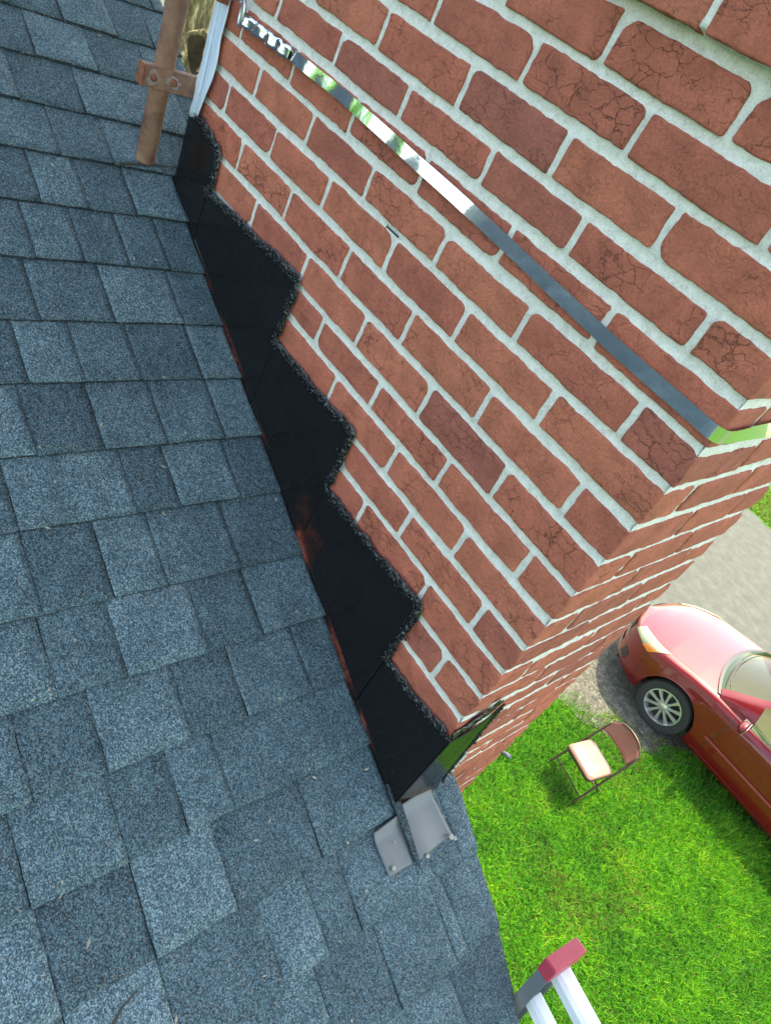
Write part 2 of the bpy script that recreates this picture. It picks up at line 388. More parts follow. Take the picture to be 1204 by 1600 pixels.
def flashing_material():
    m, nt, b = new_mat('black_gloss_flashing'); L = nt.links.new
    tc = nt.nodes.new('ShaderNodeTexCoord'); at = nt.nodes.new('ShaderNodeAttribute'); at.attribute_name = 'tone'
    n1 = nt.nodes.new('ShaderNodeTexNoise'); n1.inputs['Scale'].default_value = 26; n1.inputs['Detail'].default_value = 8; n1.inputs['Roughness'].default_value = .7
    L(tc.outputs['Object'], n1.inputs['Vector'])
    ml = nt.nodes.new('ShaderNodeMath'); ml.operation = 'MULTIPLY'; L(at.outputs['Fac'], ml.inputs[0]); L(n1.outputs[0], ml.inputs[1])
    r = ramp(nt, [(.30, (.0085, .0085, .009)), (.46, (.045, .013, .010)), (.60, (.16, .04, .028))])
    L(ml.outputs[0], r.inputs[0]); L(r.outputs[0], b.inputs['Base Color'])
    vs_ = nt.nodes.new('ShaderNodeTexVoronoi'); vs_.inputs['Scale'].default_value = 95; L(tc.outputs['Object'], vs_.inputs['Vector'])
    vt = nt.nodes.new('ShaderNodeMath'); vt.operation = 'LESS_THAN'; vt.inputs[1].default_value = .085; L(vs_.outputs['Distance'], vt.inputs[0])
    vt2 = nt.nodes.new('ShaderNodeMath'); vt2.operation = 'MULTIPLY'; vt2.inputs[1].default_value = .55; L(vt.outputs[0], vt2.inputs[0])
    mxs = nt.nodes.new('ShaderNodeMix'); mxs.data_type = 'RGBA'; L(vt2.outputs[0], mxs.inputs[0]); L(r.outputs[0], mxs.inputs[6]); mxs.inputs[7].default_value = (.10, .10, .10, 1)
    L(mxs.outputs[2], b.inputs['Base Color'])
    mps = nt.nodes.new('ShaderNodeMapping'); mps.inputs['Scale'].default_value = (18, 18, 2.2); L(tc.outputs['Object'], mps.inputs[0])
    nst = nt.nodes.new('ShaderNodeTexNoise'); nst.inputs['Scale'].default_value = 3; nst.inputs['Detail'].default_value = 7; L(mps.outputs[0], nst.inputs['Vector'])
    mrr = nt.nodes.new('ShaderNodeMapRange'); mrr.inputs[1].default_value = .35; mrr.inputs[2].default_value = .7; mrr.inputs[3].default_value = .09; mrr.inputs[4].default_value = .34; L(nst.outputs[0], mrr.inputs[0])
    L(mrr.outputs[0], b.inputs['Roughness']); b.inputs['Specular IOR Level'].default_value = .26
    n2 = nt.nodes.new('ShaderNodeTexNoise'); n2.inputs['Scale'].default_value = 900
    L(tc.outputs['Object'], n2.inputs['Vector'])
    bp = nt.nodes.new('ShaderNodeBump'); bp.inputs['Strength'].default_value = .04; bp.inputs['Distance'].default_value = .001
    L(n2.outputs[0], bp.inputs['Height']); L(bp.outputs[0], b.inputs['Normal'])
    return m
MAT['flash'] = flashing_material()

# ------------------------------------------------------------------ roof geometry numbers
SL = 0.44                                    # rise per metre of run
def zroof(x): return -0.995 - SL * x
SN = np.array([SL, 0, 1.0]); SN /= np.linalg.norm(SN)      # roof normal
SD = np.array([1.0, 0, -SL]); SD /= np.linalg.norm(SD)     # downslope direction
def RP(x, y, h=0.0):
    return np.array([x, y, zroof(x)]) + SN * h
RKX = [-3.4, -1.9, -1.66, .056, .161, .277, .35, .432, .6, 1.5]
RKY = [.135, .135, .141, .172, .158, .148, .131, .112, .09, .07]
def rake(x): return float(np.interp(x, RKX, RKY))

# ------------------------------------------------------------------ house
house = empty('house', (0, -2.4, G), 0, 'house under a blue grey shingled gable roof, the brick chimney rising through its edge', 'house')
def hp(p): return (p[0], p[1] + 2.4, p[2] - G)
class HMB(MB):
    def add(s, vs, fs): return MB.add(s, [hp(v) for v in vs], fs)

LINES = [-1.705, -1.585, -1.463, -1.345, -1.227, -1.105, -.98, -.86, -.732, -.612, -.48, -.355, -.232, -.107, .025, .157, .295, .42]
TABS = {0: [(-.153, 'l'), (-.029, 'd'), (.068, 'l')],
1: [(-.244, 'l'), (-.111, 'd'), (.023, 'l')],
2: [(-.31, 'd'), (-.172, 'l'), (.082, 'm')],
3: [(-.261, 'd'), (-.146, 'l'), (-.033, 'd')],
4: [(-.331, 'l'), (-.236, 'd'), (-.131, 'l')],
5: [(-.374, 'l'), (-.28, 'd'), (-.186, 'm'), (-.096, 'd')],
6: [(-.4, 'm'), (-.257, 'L'), (-.108, 'd')],
7: [(-.452, 'l'), (-.352, 'm'), (-.24, 'd'), (-.106, 'l')],
8: [(-.474, 'D'), (-.354, 'l'), (-.229, 'm'), (-.101, 'l')],
9: [(-.533, 'l'), (-.331, 'd'), (-.244, 'l'), (-.111, 'd')],
10: [(-.534, 'd'), (-.415, 'l'), (-.316, 'm'), (-.162, 'd')],
11: [(-.543, 'd'), (-.431, 'L'), (-.279, 'd'), (-.162, 'l')],
12: [(-.614, 'd'), (-.501, 'l'), (-.356, 'd'), (-.245, 'l'), (-.098, 'd')],
13: [(-.65, 'l'), (-.509, 'd'), (-.408, 'l'), (-.322, 'm')],
14: [(-.646, 'D'), (-.508, 'L'), (-.368, 'd'), (-.19, 'm')],
15: [(-.33, 'l'), (-.237, 'd'), (-.16, 'm'), (.03, 'm'), (.11, 'l')],
16: [(-.271, 'd'), (-.134, 'm'), (.015, 'l'), (.047, 'm')],
17: [(-.30, 'l'), (-.012, 'd')]}
TONE = {'l': .54, 'L': .64, 'm': .45, 'd': .35, 'D': .25}

def build_roof():
    lines = [LINES[0] - .122 * k for k in range(13, 0, -1)] + LINES + [LINES[-1] + .128 * k for k in range(1, 9)]
    VV, FF, TT, VE, FE = [], [], [], [], []
    off = 0; offe = 0
    def tab(xa, xb, ya, yb, lift, tone, seed, follow=False):
        """one shingle tab; xa upslope end (under next course), xb butt edge"""
        nonlocal off
        ny = max(2, int((yb - ya) / .012)); nx = 7
        u = np.linspace(0, 1, nx + 1); v = np.linspace(0, 1, ny + 1)
        U, Vv = np.meshgrid(u, v, indexing='ij')
        Y = ya + (yb - ya) * Vv; X = xa + (xb - xa) * U
        P = np.stack([X.ravel(), Y.ravel(), np.full(X.size, seed * .1)], 1)
        edge = vnoise(P * [0, 1, 0] + [0, 0, seed], 55, 3) * .0013 + vnoise(P * [0, 1, 0] + [0, 0, seed], 9, 4) * .0022
        Xf = X.ravel() + edge * U.ravel() ** 3
        side = vnoise(P * [1, 0, 0] + [0, seed, 0], 50, 5) * .0011
        Yf = Y.ravel() + side
        if follow:
            rk = np.interp(X.ravel(), RKX, RKY) + .0015 * math.sin(seed)
            Yf = ya + (rk - ya) * Vv.ravel() + side
        h = -.0005 + (lift + .0052) * U.ravel() + vnoise(P, 11, 6) * .0009 + vnoise(P, 38, 8) * .0004
        top = np.stack([Xf, Yf, zroof(Xf)], 1) + SN[None, :] * h[:, None]
        n = nx + 1; mth = ny + 1
        idx = np.arange(n * mth).reshape(n, mth)
        q = np.stack([idx[:-1, :-1].ravel(), idx[1:, :-1].ravel(), idx[1:, 1:].ravel(), idx[:-1, 1:].ravel()], 1)
        VV.append(top); FF.append(q + off); TT.append(np.full(len(q), tone)); base = off; off += len(top)
        # skirt along butt edge and both sides
        ring = list(idx[:, 0]) + list(idx[-1, 1:-1]) + list(idx[::-1, -1])
        low = top[ring] - SN[None, :] * (.0075 + lift)
        VV.append(low); f = []
        for i in range(len(ring) - 1):
            f.append((base + ring[i], off + i, off + i + 1, base + ring[i + 1]))
        FF.append(np.array(f)); TT.append(np.full(len(f), -.35)); off += len(low)
    prev = lines[0]
    for i in range(1, len(lines)):
        xa, xb = lines[i - 1], lines[i]
        k = i - 13
        xm = (xa + xb) / 2
        yr = rake(xm)
        against = (-1.33 < xm < 0.0)
        yend = -.0085 if against else yr
        if -1.40 < xm < -1.33: yend = yr
        cuts = []
        if 0 <= k < 18:
            t = TABS[k]; y = t[0][0]
            tn = 'd' if t[0][1] in 'lLm' else 'l'
            pre = []
            while y > -4.6:
                w = rng.uniform(.10, .2); pre.append((y - w, TONE[tn] + rng.uniform(-.07, .07))); y -= w; tn = 'd' if tn == 'l' else rng.choice('lmL')
            cuts = pre[::-1] + [(a, TONE[b] + rng.uniform(-.04, .04)) for a, b in t if a < yend - .01]
        else:
            y = yend - rng.uniform(.02, .15); tn = rng.choice('ld')
            while y > -4.6:
                cuts.append((y, TONE[tn] + rng.uniform(-.07, .07))); y -= rng.uniform(.1, .2); tn = 'd' if tn in 'lLm' else rng.choice('lmL')
            cuts = cuts[::-1]
        cuts.append((yend, 0))
        for j in range(len(cuts) - 1):
            ya, tn = cuts[j]; yb = cuts[j + 1][0]
            if yb - ya < .004: continue
            lift = .0028 if tn > .38 else .0003
            tab(xa - .012, xb, ya + .0004, yb - .0004, lift, tn, rng.uniform(0, 500), follow=(j == len(cuts) - 2 and yend > .01))
        if against: pass
        if xm < -1.33 or xm > 0:
            pass
        # rake overhang jag
    V = np.concatenate(VV); F = np.concatenate(FF); T = np.concatenate(TT)
    V = np.array([hp(v) for v in V])
    o = npmesh('roof', V, F, MAT['shingle'], house, False, T)
    return lines
lines = build_roof()
# deck under the shingles, split round the chimney, and rear slope
def deck(x0, x1, y0, y1, h=-.004, th=.018):
    mb = HMB(); a = RP(x0, y0, h); b_ = RP(x1, y0, h); c = RP(x1, y1, h); d = RP(x0, y1, h)
    lo = [p - SN * th for p in (a, b_, c, d)]
    mb.add([a, b_, c, d] + lo, [(0, 1, 2, 3), (7, 6, 5, 4), (0, 4, 5, 1), (1, 5, 6, 2), (2, 6, 7, 3), (3, 7, 4, 0)])
    return mb
rd = HMB()
xR, xE = lines[0], lines[-1] - .02
for (x0, x1, y0, y1) in ((xR, xE, -4.6, -.012), (xR, -1.34, -.0115, .128), (.012, .3, -.0115, .125), (.301, xE, -.0115, .06)):
    m_ = deck(x0, x1, y0, y1); rd.v, rd.f = rd.v + m_.v, rd.f + [tuple(i + len(rd.v) for i in f) for f in m_.f]
rd.build('roof_deck', MAT['shingle_edge'], house)
# back slope beyond the ridge
bs = HMB(); zr_ = zroof(xR)
bs.add([(xR, -4.6, zr_), (xR, .13, zr_), (xR - 3.4, .13, zr_ - 1.5), (xR - 3.4, -4.6, zr_ - 1.5)], [(0, 1, 2, 3)])
bs.build('back_roof_slope', MAT['shingle'], house, fixn=False)
rc = HMB(); rc.tube([(xR, -4.6, zr_ - .012), (xR, .13, zr_ - .012)], .03, 10); rc.build('ridge_cap', MAT['shingle'], house)
w_ = HMB()
w_.add([(xR - 3.2, -.03, G), (xE - .35, -.03, G), (xE - .35, -.03, zroof(xE - .35) - .05), (xR, -.03, zr_ - .05), (xR - 3.2, -.03, zr_ - 1.46)], [(0, 1, 2, 3, 4)])
w_.build('gable_wall', MAT['siding'], house)
w2 = HMB(); w2.box((xE - .38, -2.32, (G + zroof(xE - .3) - .08) / 2), (.06, 4.56, zroof(xE - .3) - .08 - G)); w2.build('front_wall', MAT['siding'], house)
for (x0, x1, y) in ((xR, -1.36, .11), (.02, xE, .045)):
    fa = HMB(); a, b_ = RP(x0, y, -.024), RP(x1, y, -.024)
    fa.add([a, b_, b_ - [0, 0, .14], a - [0, 0, .14], a + [0, .016, 0], b_ + [0, .016, 0], b_ + [0, .016, -.14], a + [0, .016, -.14]],
           [(0, 1, 2, 3), (7, 6, 5, 4), (0, 4, 5, 1), (2, 6, 7, 3), (1, 5, 6, 2), (0, 3, 7, 4)]); fa.build('fascia', MAT['wood'], house)

# ------------------------------------------------------------------ chimney
ST = .205
W = 6.5 * ST
D = 2.5 * ST
chim = empty('chimney', (-W / 2, D / 2, G), 0, 'tall red brick chimney with thick pale mortar joints and black stepped flashing', 'chimney')
CO = np.array([-W / 2, D / 2, G])
BED = {0: .001, 1: -.0695, 2: -.137, 3: -.2075, 4: -.2795, 5: -.351, 6: -.4175, 7: -.4875, 8: -.5565, 9: -.631, 10: -.701,
       -1: .0655, -2: .1355, -3: .204, -4: .274, -5: .345}
def bedz(k):
    if k in BED: return BED[k]
    return BED[-5] - (k + 5) * .0697 if k < -5 else BED[10] - (k - 10) * .0697
# measured joint positions on the near face: k -> {n: x}
JX = {0: {1: -.211, 2: -.415, 3: -.624, 4: -.828, 5: -1.032}, 1: {.5: -.1, 1.5: -.318, 2.5: -.521, 3.5: -.73, 4.5: -.93, 5.5: -1.131},
      2: {1: -.212, 2: -.417, 3: -.618, 4: -.826, 5: -1.023, 6: -1.222}, 3: {.5: -.096, 1.5: -.302, 2.5: -.512, 3.5: -.71, 4.5: -.919, 5.5: -1.12},
      4: {1: -.205, 2: -.404, 3: -.605, 4: -.81, 5: -1.016}, 5: {.5: -.092, 1.5: -.302, 2.5: -.508, 3.5: -.704}, 6: {1: -.202, 2: -.407, 3: -.611},
      7: {.5: -.097, 1.5: -.312}, 9: {.5: -.096}, -1: {.5: -.1, 1.5: -.320, 2.5: -.512, 3.5: -.723, 4.5: -.925}, -2: {1: -.214, 2: -.407, 3: -.617, 4: -.831},
      -3: {1.5: -.32, 2.5: -.525, 3.5: -.733}, -4: {1: -.216, 2: -.421}}
# row k lies between bed k (top) and bed k+1 (bottom)
def bevel_coords(L, r, cell):
    e = [0, .3 * r, .65 * r, r]
    n = max(1, int(round((L - 2 * r) / cell)))
    mid = list(np.linspace(r, L - r, n + 1))[1:-1]
    return np.array(e + mid + [L - q for q in e[::-1]])
def brick(x0, x1, y0, y1, z0, z1, r, cell):
    cx, cy, cz = bevel_coords(x1 - x0, r, cell), bevel_coords(y1 - y0, r, cell * 2), bevel_coords(z1 - z0, r, cell)
    Vs, Fs = [], []; off = 0
    for ax in range(3):
        A = [cx, cy, cz]
        o1, o2 = [i for i in range(3) if i != ax]
        for side in (0, 1):
            U, Vv = np.meshgrid(A[o1], A[o2], indexing='ij')
            P = np.zeros((U.size, 3)); P[:, o1] = U.ravel(); P[:, o2] = Vv.ravel(); P[:, ax] = A[ax][-1] if side else 0
            n, m_ = U.shape; idx = np.arange(n * m_).reshape(n, m_)
            q = np.stack([idx[:-1, :-1].ravel(), idx[1:, :-1].ravel(), idx[1:, 1:].ravel(), idx[:-1, 1:].ravel()], 1)
            if (ax == 1) ^ (side == 0): q = q[:, ::-1]
            Vs.append(P); Fs.append(q + off); off += len(P)
    P = np.concatenate(Vs); F = np.concatenate(Fs)
    Ls = np.array([x1 - x0, y1 - y0, z1 - z0])
    Q = np.clip(P, r, Ls - r); Dv = P - Q; nn = np.linalg.norm(Dv, axis=1, keepdims=True)
    P = Q + Dv / np.maximum(nn, 1e-9) * r
    key = np.round(P * 1e5).astype(np.int64)
    _, ui, inv = np.unique(key, axis=0, return_index=True, return_inverse=True)
    inv = inv.ravel()
    P = P[ui]; F = inv[F]
    # chipped corners in the face plane
    for sx in (0, 1):
        for sz in (0, 1):
            c = max(0.0, nrng.normal(.0015, .0055)); c = min(c, .019)
            dx = P[:, 0] if sx == 0 else Ls[0] - P[:, 0]; dz = P[:, 2] if sz == 0 else Ls[2] - P[:, 2]
            t = np.maximum(0, c - dx - dz) / 2
            P[:, 0] += t * (1 if sx == 0 else -1); P[:, 2] += t * (1 if sz == 0 else -1)
    P = P + [x0, y0, z0]
    return P, F
BV, BF, BT = [], [], []; boff = 0
def put(x0, x1, y0, y1, z0, z1, cell=.007, r=.0030, tone=None):
    global boff
    P, F = brick(x0, x1, y0, y1, z0, z1, r, cell)
    sd = int(nrng.integers(0, 9999))
    if cell < .02:
        S = P + [sd * .37, sd * .11, sd * .23]
        d = np.stack([vnoise(S, 34, 1), vnoise(S, 34, 2) * .7, vnoise(S, 34, 3)], 1) * .0014
        d[:, 1] *= .8
        d += np.stack([vnoise(S, 95, 4), vnoise(S, 95, 5) * .5, vnoise(S, 95, 6)], 1) * .0010 + np.stack([vnoise(S, 210, 7), 0 * d[:, 0], vnoise(S, 210, 8)], 1) * .0007
        P = P + d
    BV.append(P - CO); BF.append(F + boff); boff += len(P)
    BT.append(np.full(len(F), nrng.uniform(0, 1) if tone is None else tone))
BJ, HJ = .0155, .0116
for k in range(-9, 75):
    zt, zb = bedz(k), bedz(k + 1)
    ztop, zbot = zt - BJ / 2, zb + BJ / 2
    odd = k % 2 != 0
    proud = .020 if k <= -5 else 0.0
    if k == -9: proud = .0
    fine = -5 <= k <= 28
    cell = .0065 if -6 <= k <= 13 else (.011 if k <= 28 else .03)
    ns = [n + (.5 if odd else 0) for n in range(0, 8)]
    js = []
    for n in ([.5, 1.5, 2.5, 3.5, 4.5, 5.5] if odd else [1, 2, 3, 4, 5, 6]):
        js.append(JX.get(k, {}).get(n, -n * ST + float(nrng.normal(0, .0025))))
    xs = [0.0] + js + [-W]
    jj = lambda: float(nrng.normal(0, .0011))
    hideA = k > 13
    for i in range(len(xs) - 1):
        xr_, xl = xs[i], xs[i + 1]
        a = xl + (HJ / 2 if i < len(xs) - 2 else 0); b_ = xr_ - (HJ / 2 if i > 0 else 0)
        if b_ - a < .02: continue
        first, last = i == 0, i == len(xs) - 2
        dep = .0925 if (first and not odd) else (.199 if first else (.0925 if last else .03))
        if hideA and not (first or last): continue
        yo = min(.0002, float(nrng.normal(-.0004, .0008))) if not first else -.0003
        put(a, b_ + (proud if first else 0), 0 - proud + yo, dep, zbot + jj(), ztop + jj(), cell, tone=None)
    # face B
    bj = ([.5, 1.5, 2.5] if not odd else [1, 2, 2.5])
    for i in range(len(bj) - 1):
        a = bj[i] * ST + HJ / 2; b_ = bj[i + 1] * ST - (HJ / 2 if bj[i + 1] < 2.5 else 0)
        if b_ - a > .02:
            put(-.03, 0 + proud + float(nrng.normal(0, .0006)), a, b_, zbot + jj(), ztop + jj(), cell if cell < .03 else .03)
    # back and upslope faces only need a few coarse bricks
    if k <= 13:
        for n in range(1, 7):
            a = -n * ST + (0 if odd else .1); put(a - .096, a + .096, D - .03, D, zbot, ztop, .05) if -W + .1 < a < -.1 else None
        for (a, b_) in (((.1, .20), (.212, .408), (.42, .51)) if not odd else ((.21, .3), (.312, .51))):
            put(-W, -W + .03, a, b_, zbot, ztop, .05)
npmesh('brickwork', np.concatenate(BV), np.concatenate(BF), MAT['brick'], chim, True, np.concatenate(BT))

def mortar_mesh():
    V, F = [], []; off = 0
    ins = .0034
    def sheet(fn, us, vs):
        nonlocal off
        U, Vv = np.meshgrid(us, vs, indexing='ij'); P = fn(U.ravel(), Vv.ravel())
        n, m_ = U.shape; idx = np.arange(n * m_).reshape(n, m_)
        q = np.stack([idx[:-1, :-1].ravel(), idx[1:, :-1].ravel(), idx[1:, 1:].ravel(), idx[:-1, 1:].ravel()], 1)
        V.append(P - CO); F.append(q + off); off += len(P)
    def prof(z):
        # concave tooled bed joints
        d = np.full(z.shape, 1.0)
        for k in range(-9, 40):
            d = np.minimum(d, np.abs(z - bedz(k)))
        return .0016 * np.clip(1 - (d / .0085) ** 2, 0, 1)
    def fa_(x, z):
        P = np.stack([x, np.zeros_like(x), z], 1)
        y = ins + prof(z) + vnoise(P, 60, 21) * .0010 + vnoise(P, 160, 22) * .0008
        y = y - (.020 * (z > bedz(-4) + .0082))
        P[:, 1] = y; P[:, 0] = np.minimum(P[:, 0], -ins + .020 * (z > bedz(-4) + .0082))
        return P
    def fb_(y, z):
        P = np.stack([np.zeros_like(y), y, z], 1)
        x = -ins - prof(z) - vnoise(P, 60, 23) * .0010 - vnoise(P, 160, 24) * .0008 + (.020 * (z > bedz(-4) + .0082))
        P[:, 0] = x; P[:, 1] = np.maximum(P[:, 1], ins - .020 * (z > bedz(-4) + .0082))
        return P
    zt = bedz(-9)
    zs = np.arange(-1.25, zt, .004)
    sheet(fa_, np.arange(-W, .022, .0045), zs)
    zs = np.concatenate([np.arange(G - .05, -2.2, .1), np.arange(-2.2, -1.25, .008), np.arange(-1.25, zt, .004)])
    sheet(fb_, np.arange(-.021, D + .004, .006), zs)
    sheet(lambda x, z: np.stack([x, np.full_like(x, D - .003), z], 1), np.linspace(-W + .003, -.003, 5), np.array([G - .05, zt]))
    sheet(lambda y, z: np.stack([np.full_like(y, -W + .003), y, z], 1), np.linspace(0.003, D - .003, 4), np.array([G - .05, zt]))
    npmesh('mortar', np.concatenate(V), np.concatenate(F), MAT['mortar'], chim, True)
mortar_mesh()
cr = MB(); zt = bedz(-9)
cr.box(np.array([-W / 2, D / 2, zt + .035]) - CO, (W + .06, D + .06, .07)); cr.build('crown', MAT['concrete'], chim, bevel=.008)
for cx in (-W * .3, -W * .7):
    fl = MB(); c = np.array([cx, D / 2, zt + .07]) - CO
    fl.lathe([(.12, 0), (.12, .22), (.10, .22), (.10, 0.0)], c, (0, 0, 1), 24); fl.build('flue_liner', MAT['clay'], chim, smooth=True)

# ------------------------------------------------------------------ stepped flashing
FY = -.0065
fls = empty('stepped_flashing', (-W / 2, 0, -.7), 0, 'glossy black stepped metal flashing with tarred edge between roof and brick', 'roof flashing')
FO = np.array([-W / 2, 0, -.7])
steps = [  # x_left, x_right, z_top_left, z_top_right
    (-1.338, -1.182, -.250, -.262), (-1.188, -.802, -.355, -.338), (-.812, -.508, -.480, -.474), (-.509, -.188, -.615, -.606), (-.189, .010, -.760, -.744)]
for i, (xl, xr_, za, zb) in enumerate(steps):
    nx, nz = max(10, int((xr_ - xl) / .008)), 26
    us = np.linspace(0, 1, nx + 1); vs = np.linspace(0, 1, nz + 1)
    U, Vv = np.meshgrid(us, vs, indexing='ij')
    X = xl + (xr_ - xl) * U
    top = za + (zb - za) * U + vnoise(np.stack([X.ravel(), 0 * X.ravel(), 0 * X.ravel()], 1), 60, 31).reshape(X.shape) * .003
    if i == 0: top = top - .02 * (U > .75) * (U - .75) * 4
    bot = zroof(X) + .003
    Z = bot + (top - bot) * Vv
    P = np.stack([X.ravel(), np.zeros(X.size), Z.ravel()], 1)
    Y = FY - .0012 * (i % 2) + vnoise(P, 7, 32) * .0016 + vnoise(P, 2.5, 33) * .0018
    # turns out onto the roof at its foot
    ft = np.clip(1 - (Z - bot) / .012, 0, 1).ravel(); Y = Y - .006 * ft ** 2
    P[:, 1] = Y
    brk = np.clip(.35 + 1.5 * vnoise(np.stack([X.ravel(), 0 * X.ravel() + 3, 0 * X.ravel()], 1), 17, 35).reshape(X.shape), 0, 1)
    tone = (np.exp(-((Z - bot) / .006)) * .62 * brk + .45).reshape(nx + 1, nz + 1)  # reddish brick reflection painted along the foot
    # red-brown patch by the fourth seam
    tone += .30 * np.exp(-(((X + .50) / .05) ** 2 + ((Z - bot - .03) / .04) ** 2))
    tone += .12 * np.exp(-(((X + .52) / .10) ** 2 + ((Z - bot - .05) / .09) ** 2))
    idx = np.arange((nx + 1) * (nz + 1)).reshape(nx + 1, nz + 1)
    q = np.stack([idx[:-1, :-1].ravel(), idx[1:, :-1].ravel(), idx[1:, 1:].ravel(), idx[:-1, 1:].ravel()], 1)
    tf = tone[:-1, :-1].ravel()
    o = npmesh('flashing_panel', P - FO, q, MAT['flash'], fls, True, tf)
    so = o.modifiers.new('thick', 'SOLIDIFY'); so.thickness = .0012; so.offset = 0
# apron wrapping round the corner (on the down-slope face)
ap = [(-.008, -1.035), (.004, -.744), (.035, -.735), (.062, -.718), (.085, -.672), (.094, -.70), (.104, -.80), (.114, -.90), (.118, -.985), (.06, -1.01)]
n_ap = 24
def apf(u, v):
    # u across (y), v up
    y = -.008 + .125 * u
    zt_ = np.interp(y, [-.008, .004, .035, .062, .087, .10, .112, .12], [-.748, -.744, -.735, -.718, -.672, -.76, -.88, -.985])
    zb_ = zroof(.02) + .004 - .006 * (1 - u)
    z = zb_ + (zt_ - zb_) * v
    out = .0105 + .012 * (1 - v) * u + .002 * math.sin(3.1 * u)
    return (out - FO[0], y - FO[1], z - FO[2])
apm = MB().grid(apf, 24, 24).build('apron_panel', MAT['flash'], fls, smooth=True, fixn=True)
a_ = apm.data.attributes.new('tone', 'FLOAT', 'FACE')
a_.data.foreach_set('value', [0.4 + .8 * max(0, 1 - ((p.center.z + FO[2]) + 1.02) / .07) for p in apm.data.polygons])  # reddish reflection painted in towards the apron's foot
so = apm.modifiers.new('thick', 'SOLIDIFY'); so.thickness = .0012

def blob_bead(name, path, wid, n_per_m=1500, parent=None, origin=FO, mat='tar', rs=(.002, .0046), flat=.6):
    V, F, off = [], [], 0
    t = (1 + 5 ** .5) / 2
    ico = np.array([(-1, t, 0), (1, t, 0), (-1, -t, 0), (1, -t, 0), (0, -1, t), (0, 1, t), (0, -1, -t), (0, 1, -t), (t, 0, -1), (t, 0, 1), (-t, 0, -1), (-t, 0, 1)]) / math.sqrt(1 + t * t)
    fc = np.array([(0, 11, 5), (0, 5, 1), (0, 1, 7), (0, 7, 10), (0, 10, 11), (1, 5, 9), (5, 11, 4), (11, 10, 2), (10, 7, 6), (7, 1, 8), (3, 9, 4), (3, 4, 2), (3, 2, 6), (3, 6, 8), (3, 8, 9), (4, 9, 5), (2, 4, 11), (6, 2, 10), (8, 6, 7), (9, 8, 1)])
    for a, b_ in zip(path[:-1], path[1:]):
        a, b_ = np.array(a), np.array(b_); L_ = np.linalg.norm(b_ - a); n = max(2, int(L_ * n_per_m))
        for _ in range(n):
            s = nrng.uniform(0, 1); c = a + (b_ - a) * s
            if name == 'sealant_bead' and mnoise.noise(Vector(c) * 55) + .5 * mnoise.noise(Vector(c) * 130) < nrng.uniform(-.75, .15): continue
            c = c + nrng.normal(0, 1, 3) * np.array(wid)
            r = nrng.uniform(*rs)
            S = np.array([r * nrng.uniform(.7, 1.6), r * nrng.uniform(.6, 1.1) * flat, r * nrng.uniform(.7, 1.6)])
            an = nrng.uniform(0, 6.28); ca, sa = math.cos(an), math.sin(an)
            v = ico * S * (1 + nrng.normal(0, .12, (12, 1)))
            v = np.stack([v[:, 0] * ca - v[:, 2] * sa, v[:, 1], v[:, 0] * sa + v[:, 2] * ca], 1) + c
            V.append(v - origin); F.append(fc + off); off += 12
    return npmesh(name, np.concatenate(V), np.concatenate(F), MAT[mat], parent, False)
y_ = FY - .002
beads = [
    [(-1.31, y_, -.246), (-1.27, y_, -.247), (-1.225, y_, -.262), (-1.186, y_, -.266), (-1.180, y_, -.305), (-1.177, y_, -.35)],
    [(-1.195, y_, -.358), (-1.12, y_, -.351), (-.97, y_, -.345), (-.88, y_, -.336), (-.806, y_, -.333), (-.801, y_, -.36), (-.802, y_, -.42), (-.806, y_, -.478)],
    [(-.812, y_, -.479), (-.70, y_, -.478), (-.62, y_, -.479), (-.512, y_, -.471), (-.507, y_, -.50), (-.507, y_, -.56), (-.508, y_, -.61)],
    [(-.512, y_, -.615), (-.39, y_, -.615), (-.30, y_, -.613), (-.195, y_, -.603), (-.187, y_, -.63), (-.187, y_, -.70), (-.189, y_, -.758)],
    [(-.192, y_, -.761), (-.10, y_, -.760), (-.004, y_, -.745)],
]
def tar_strip(path, w0, seed, e_out=(0, -1, 0)):
    P = [np.array(p, float) for p in path]; e_out = np.array(e_out, float)
    S = [0]
    for a, b_ in zip(P[:-1], P[1:]): S.append(S[-1] + np.linalg.norm(b_ - a))
    n = max(4, int(S[-1] / .0016)); ss = np.linspace(0, S[-1], n); Pt = np.stack([np.interp(ss, S, [p[k] for p in P]) for k in range(3)], 1)
    sm_ = 3; Ps = Pt.copy()
    for k in range(n): Ps[k] = Pt[max(0, k - sm_):k + sm_ + 1].mean(0)
    T = np.gradient(Ps, axis=0); T /= np.linalg.norm(T, axis=1, keepdims=True)
    A = np.cross(T, e_out[None, :]); A /= np.linalg.norm(A, axis=1, keepdims=True)
    m_ = 15; V = []
    base = np.stack([ss * 1.0, 0 * ss, 0 * ss + seed], 1)
    wl = w0 * (1 + .55 * vnoise(base, 45, 71) + .35 * vnoise(base, 130, 72)); wr = w0 * (1 + .55 * vnoise(base, 45, 73) + .35 * vnoise(base, 130, 74))
    for j in range(m_):
        q = j / (m_ - 1) * 2 - 1
        off = np.where(q < 0, q * wl, q * wr)
        C_ = Ps + A * off[:, None]
        hgt = (1 - abs(q) ** 2.5) * .0028 * (1 + .6 * vnoise(C_, 120, 75)) + (1 - q * q) * (vnoise(C_, 420, 76) * .0019 + vnoise(C_, 210, 77) * .0021)
        V.append(C_ + e_out[None, :] * (hgt[:, None] - (.0015 if abs(q) == 1 else 0)))
    V = np.stack(V, 1).reshape(-1, 3)
    idx = np.arange(n * m_).reshape(n, m_)
    q4 = np.stack([idx[:-1, :-1].ravel(), idx[1:, :-1].ravel(), idx[1:, 1:].ravel(), idx[:-1, 1:].ravel()], 1)
    return npmesh('sealant_bead', V - FO, q4, MAT['tar'], fls, True)
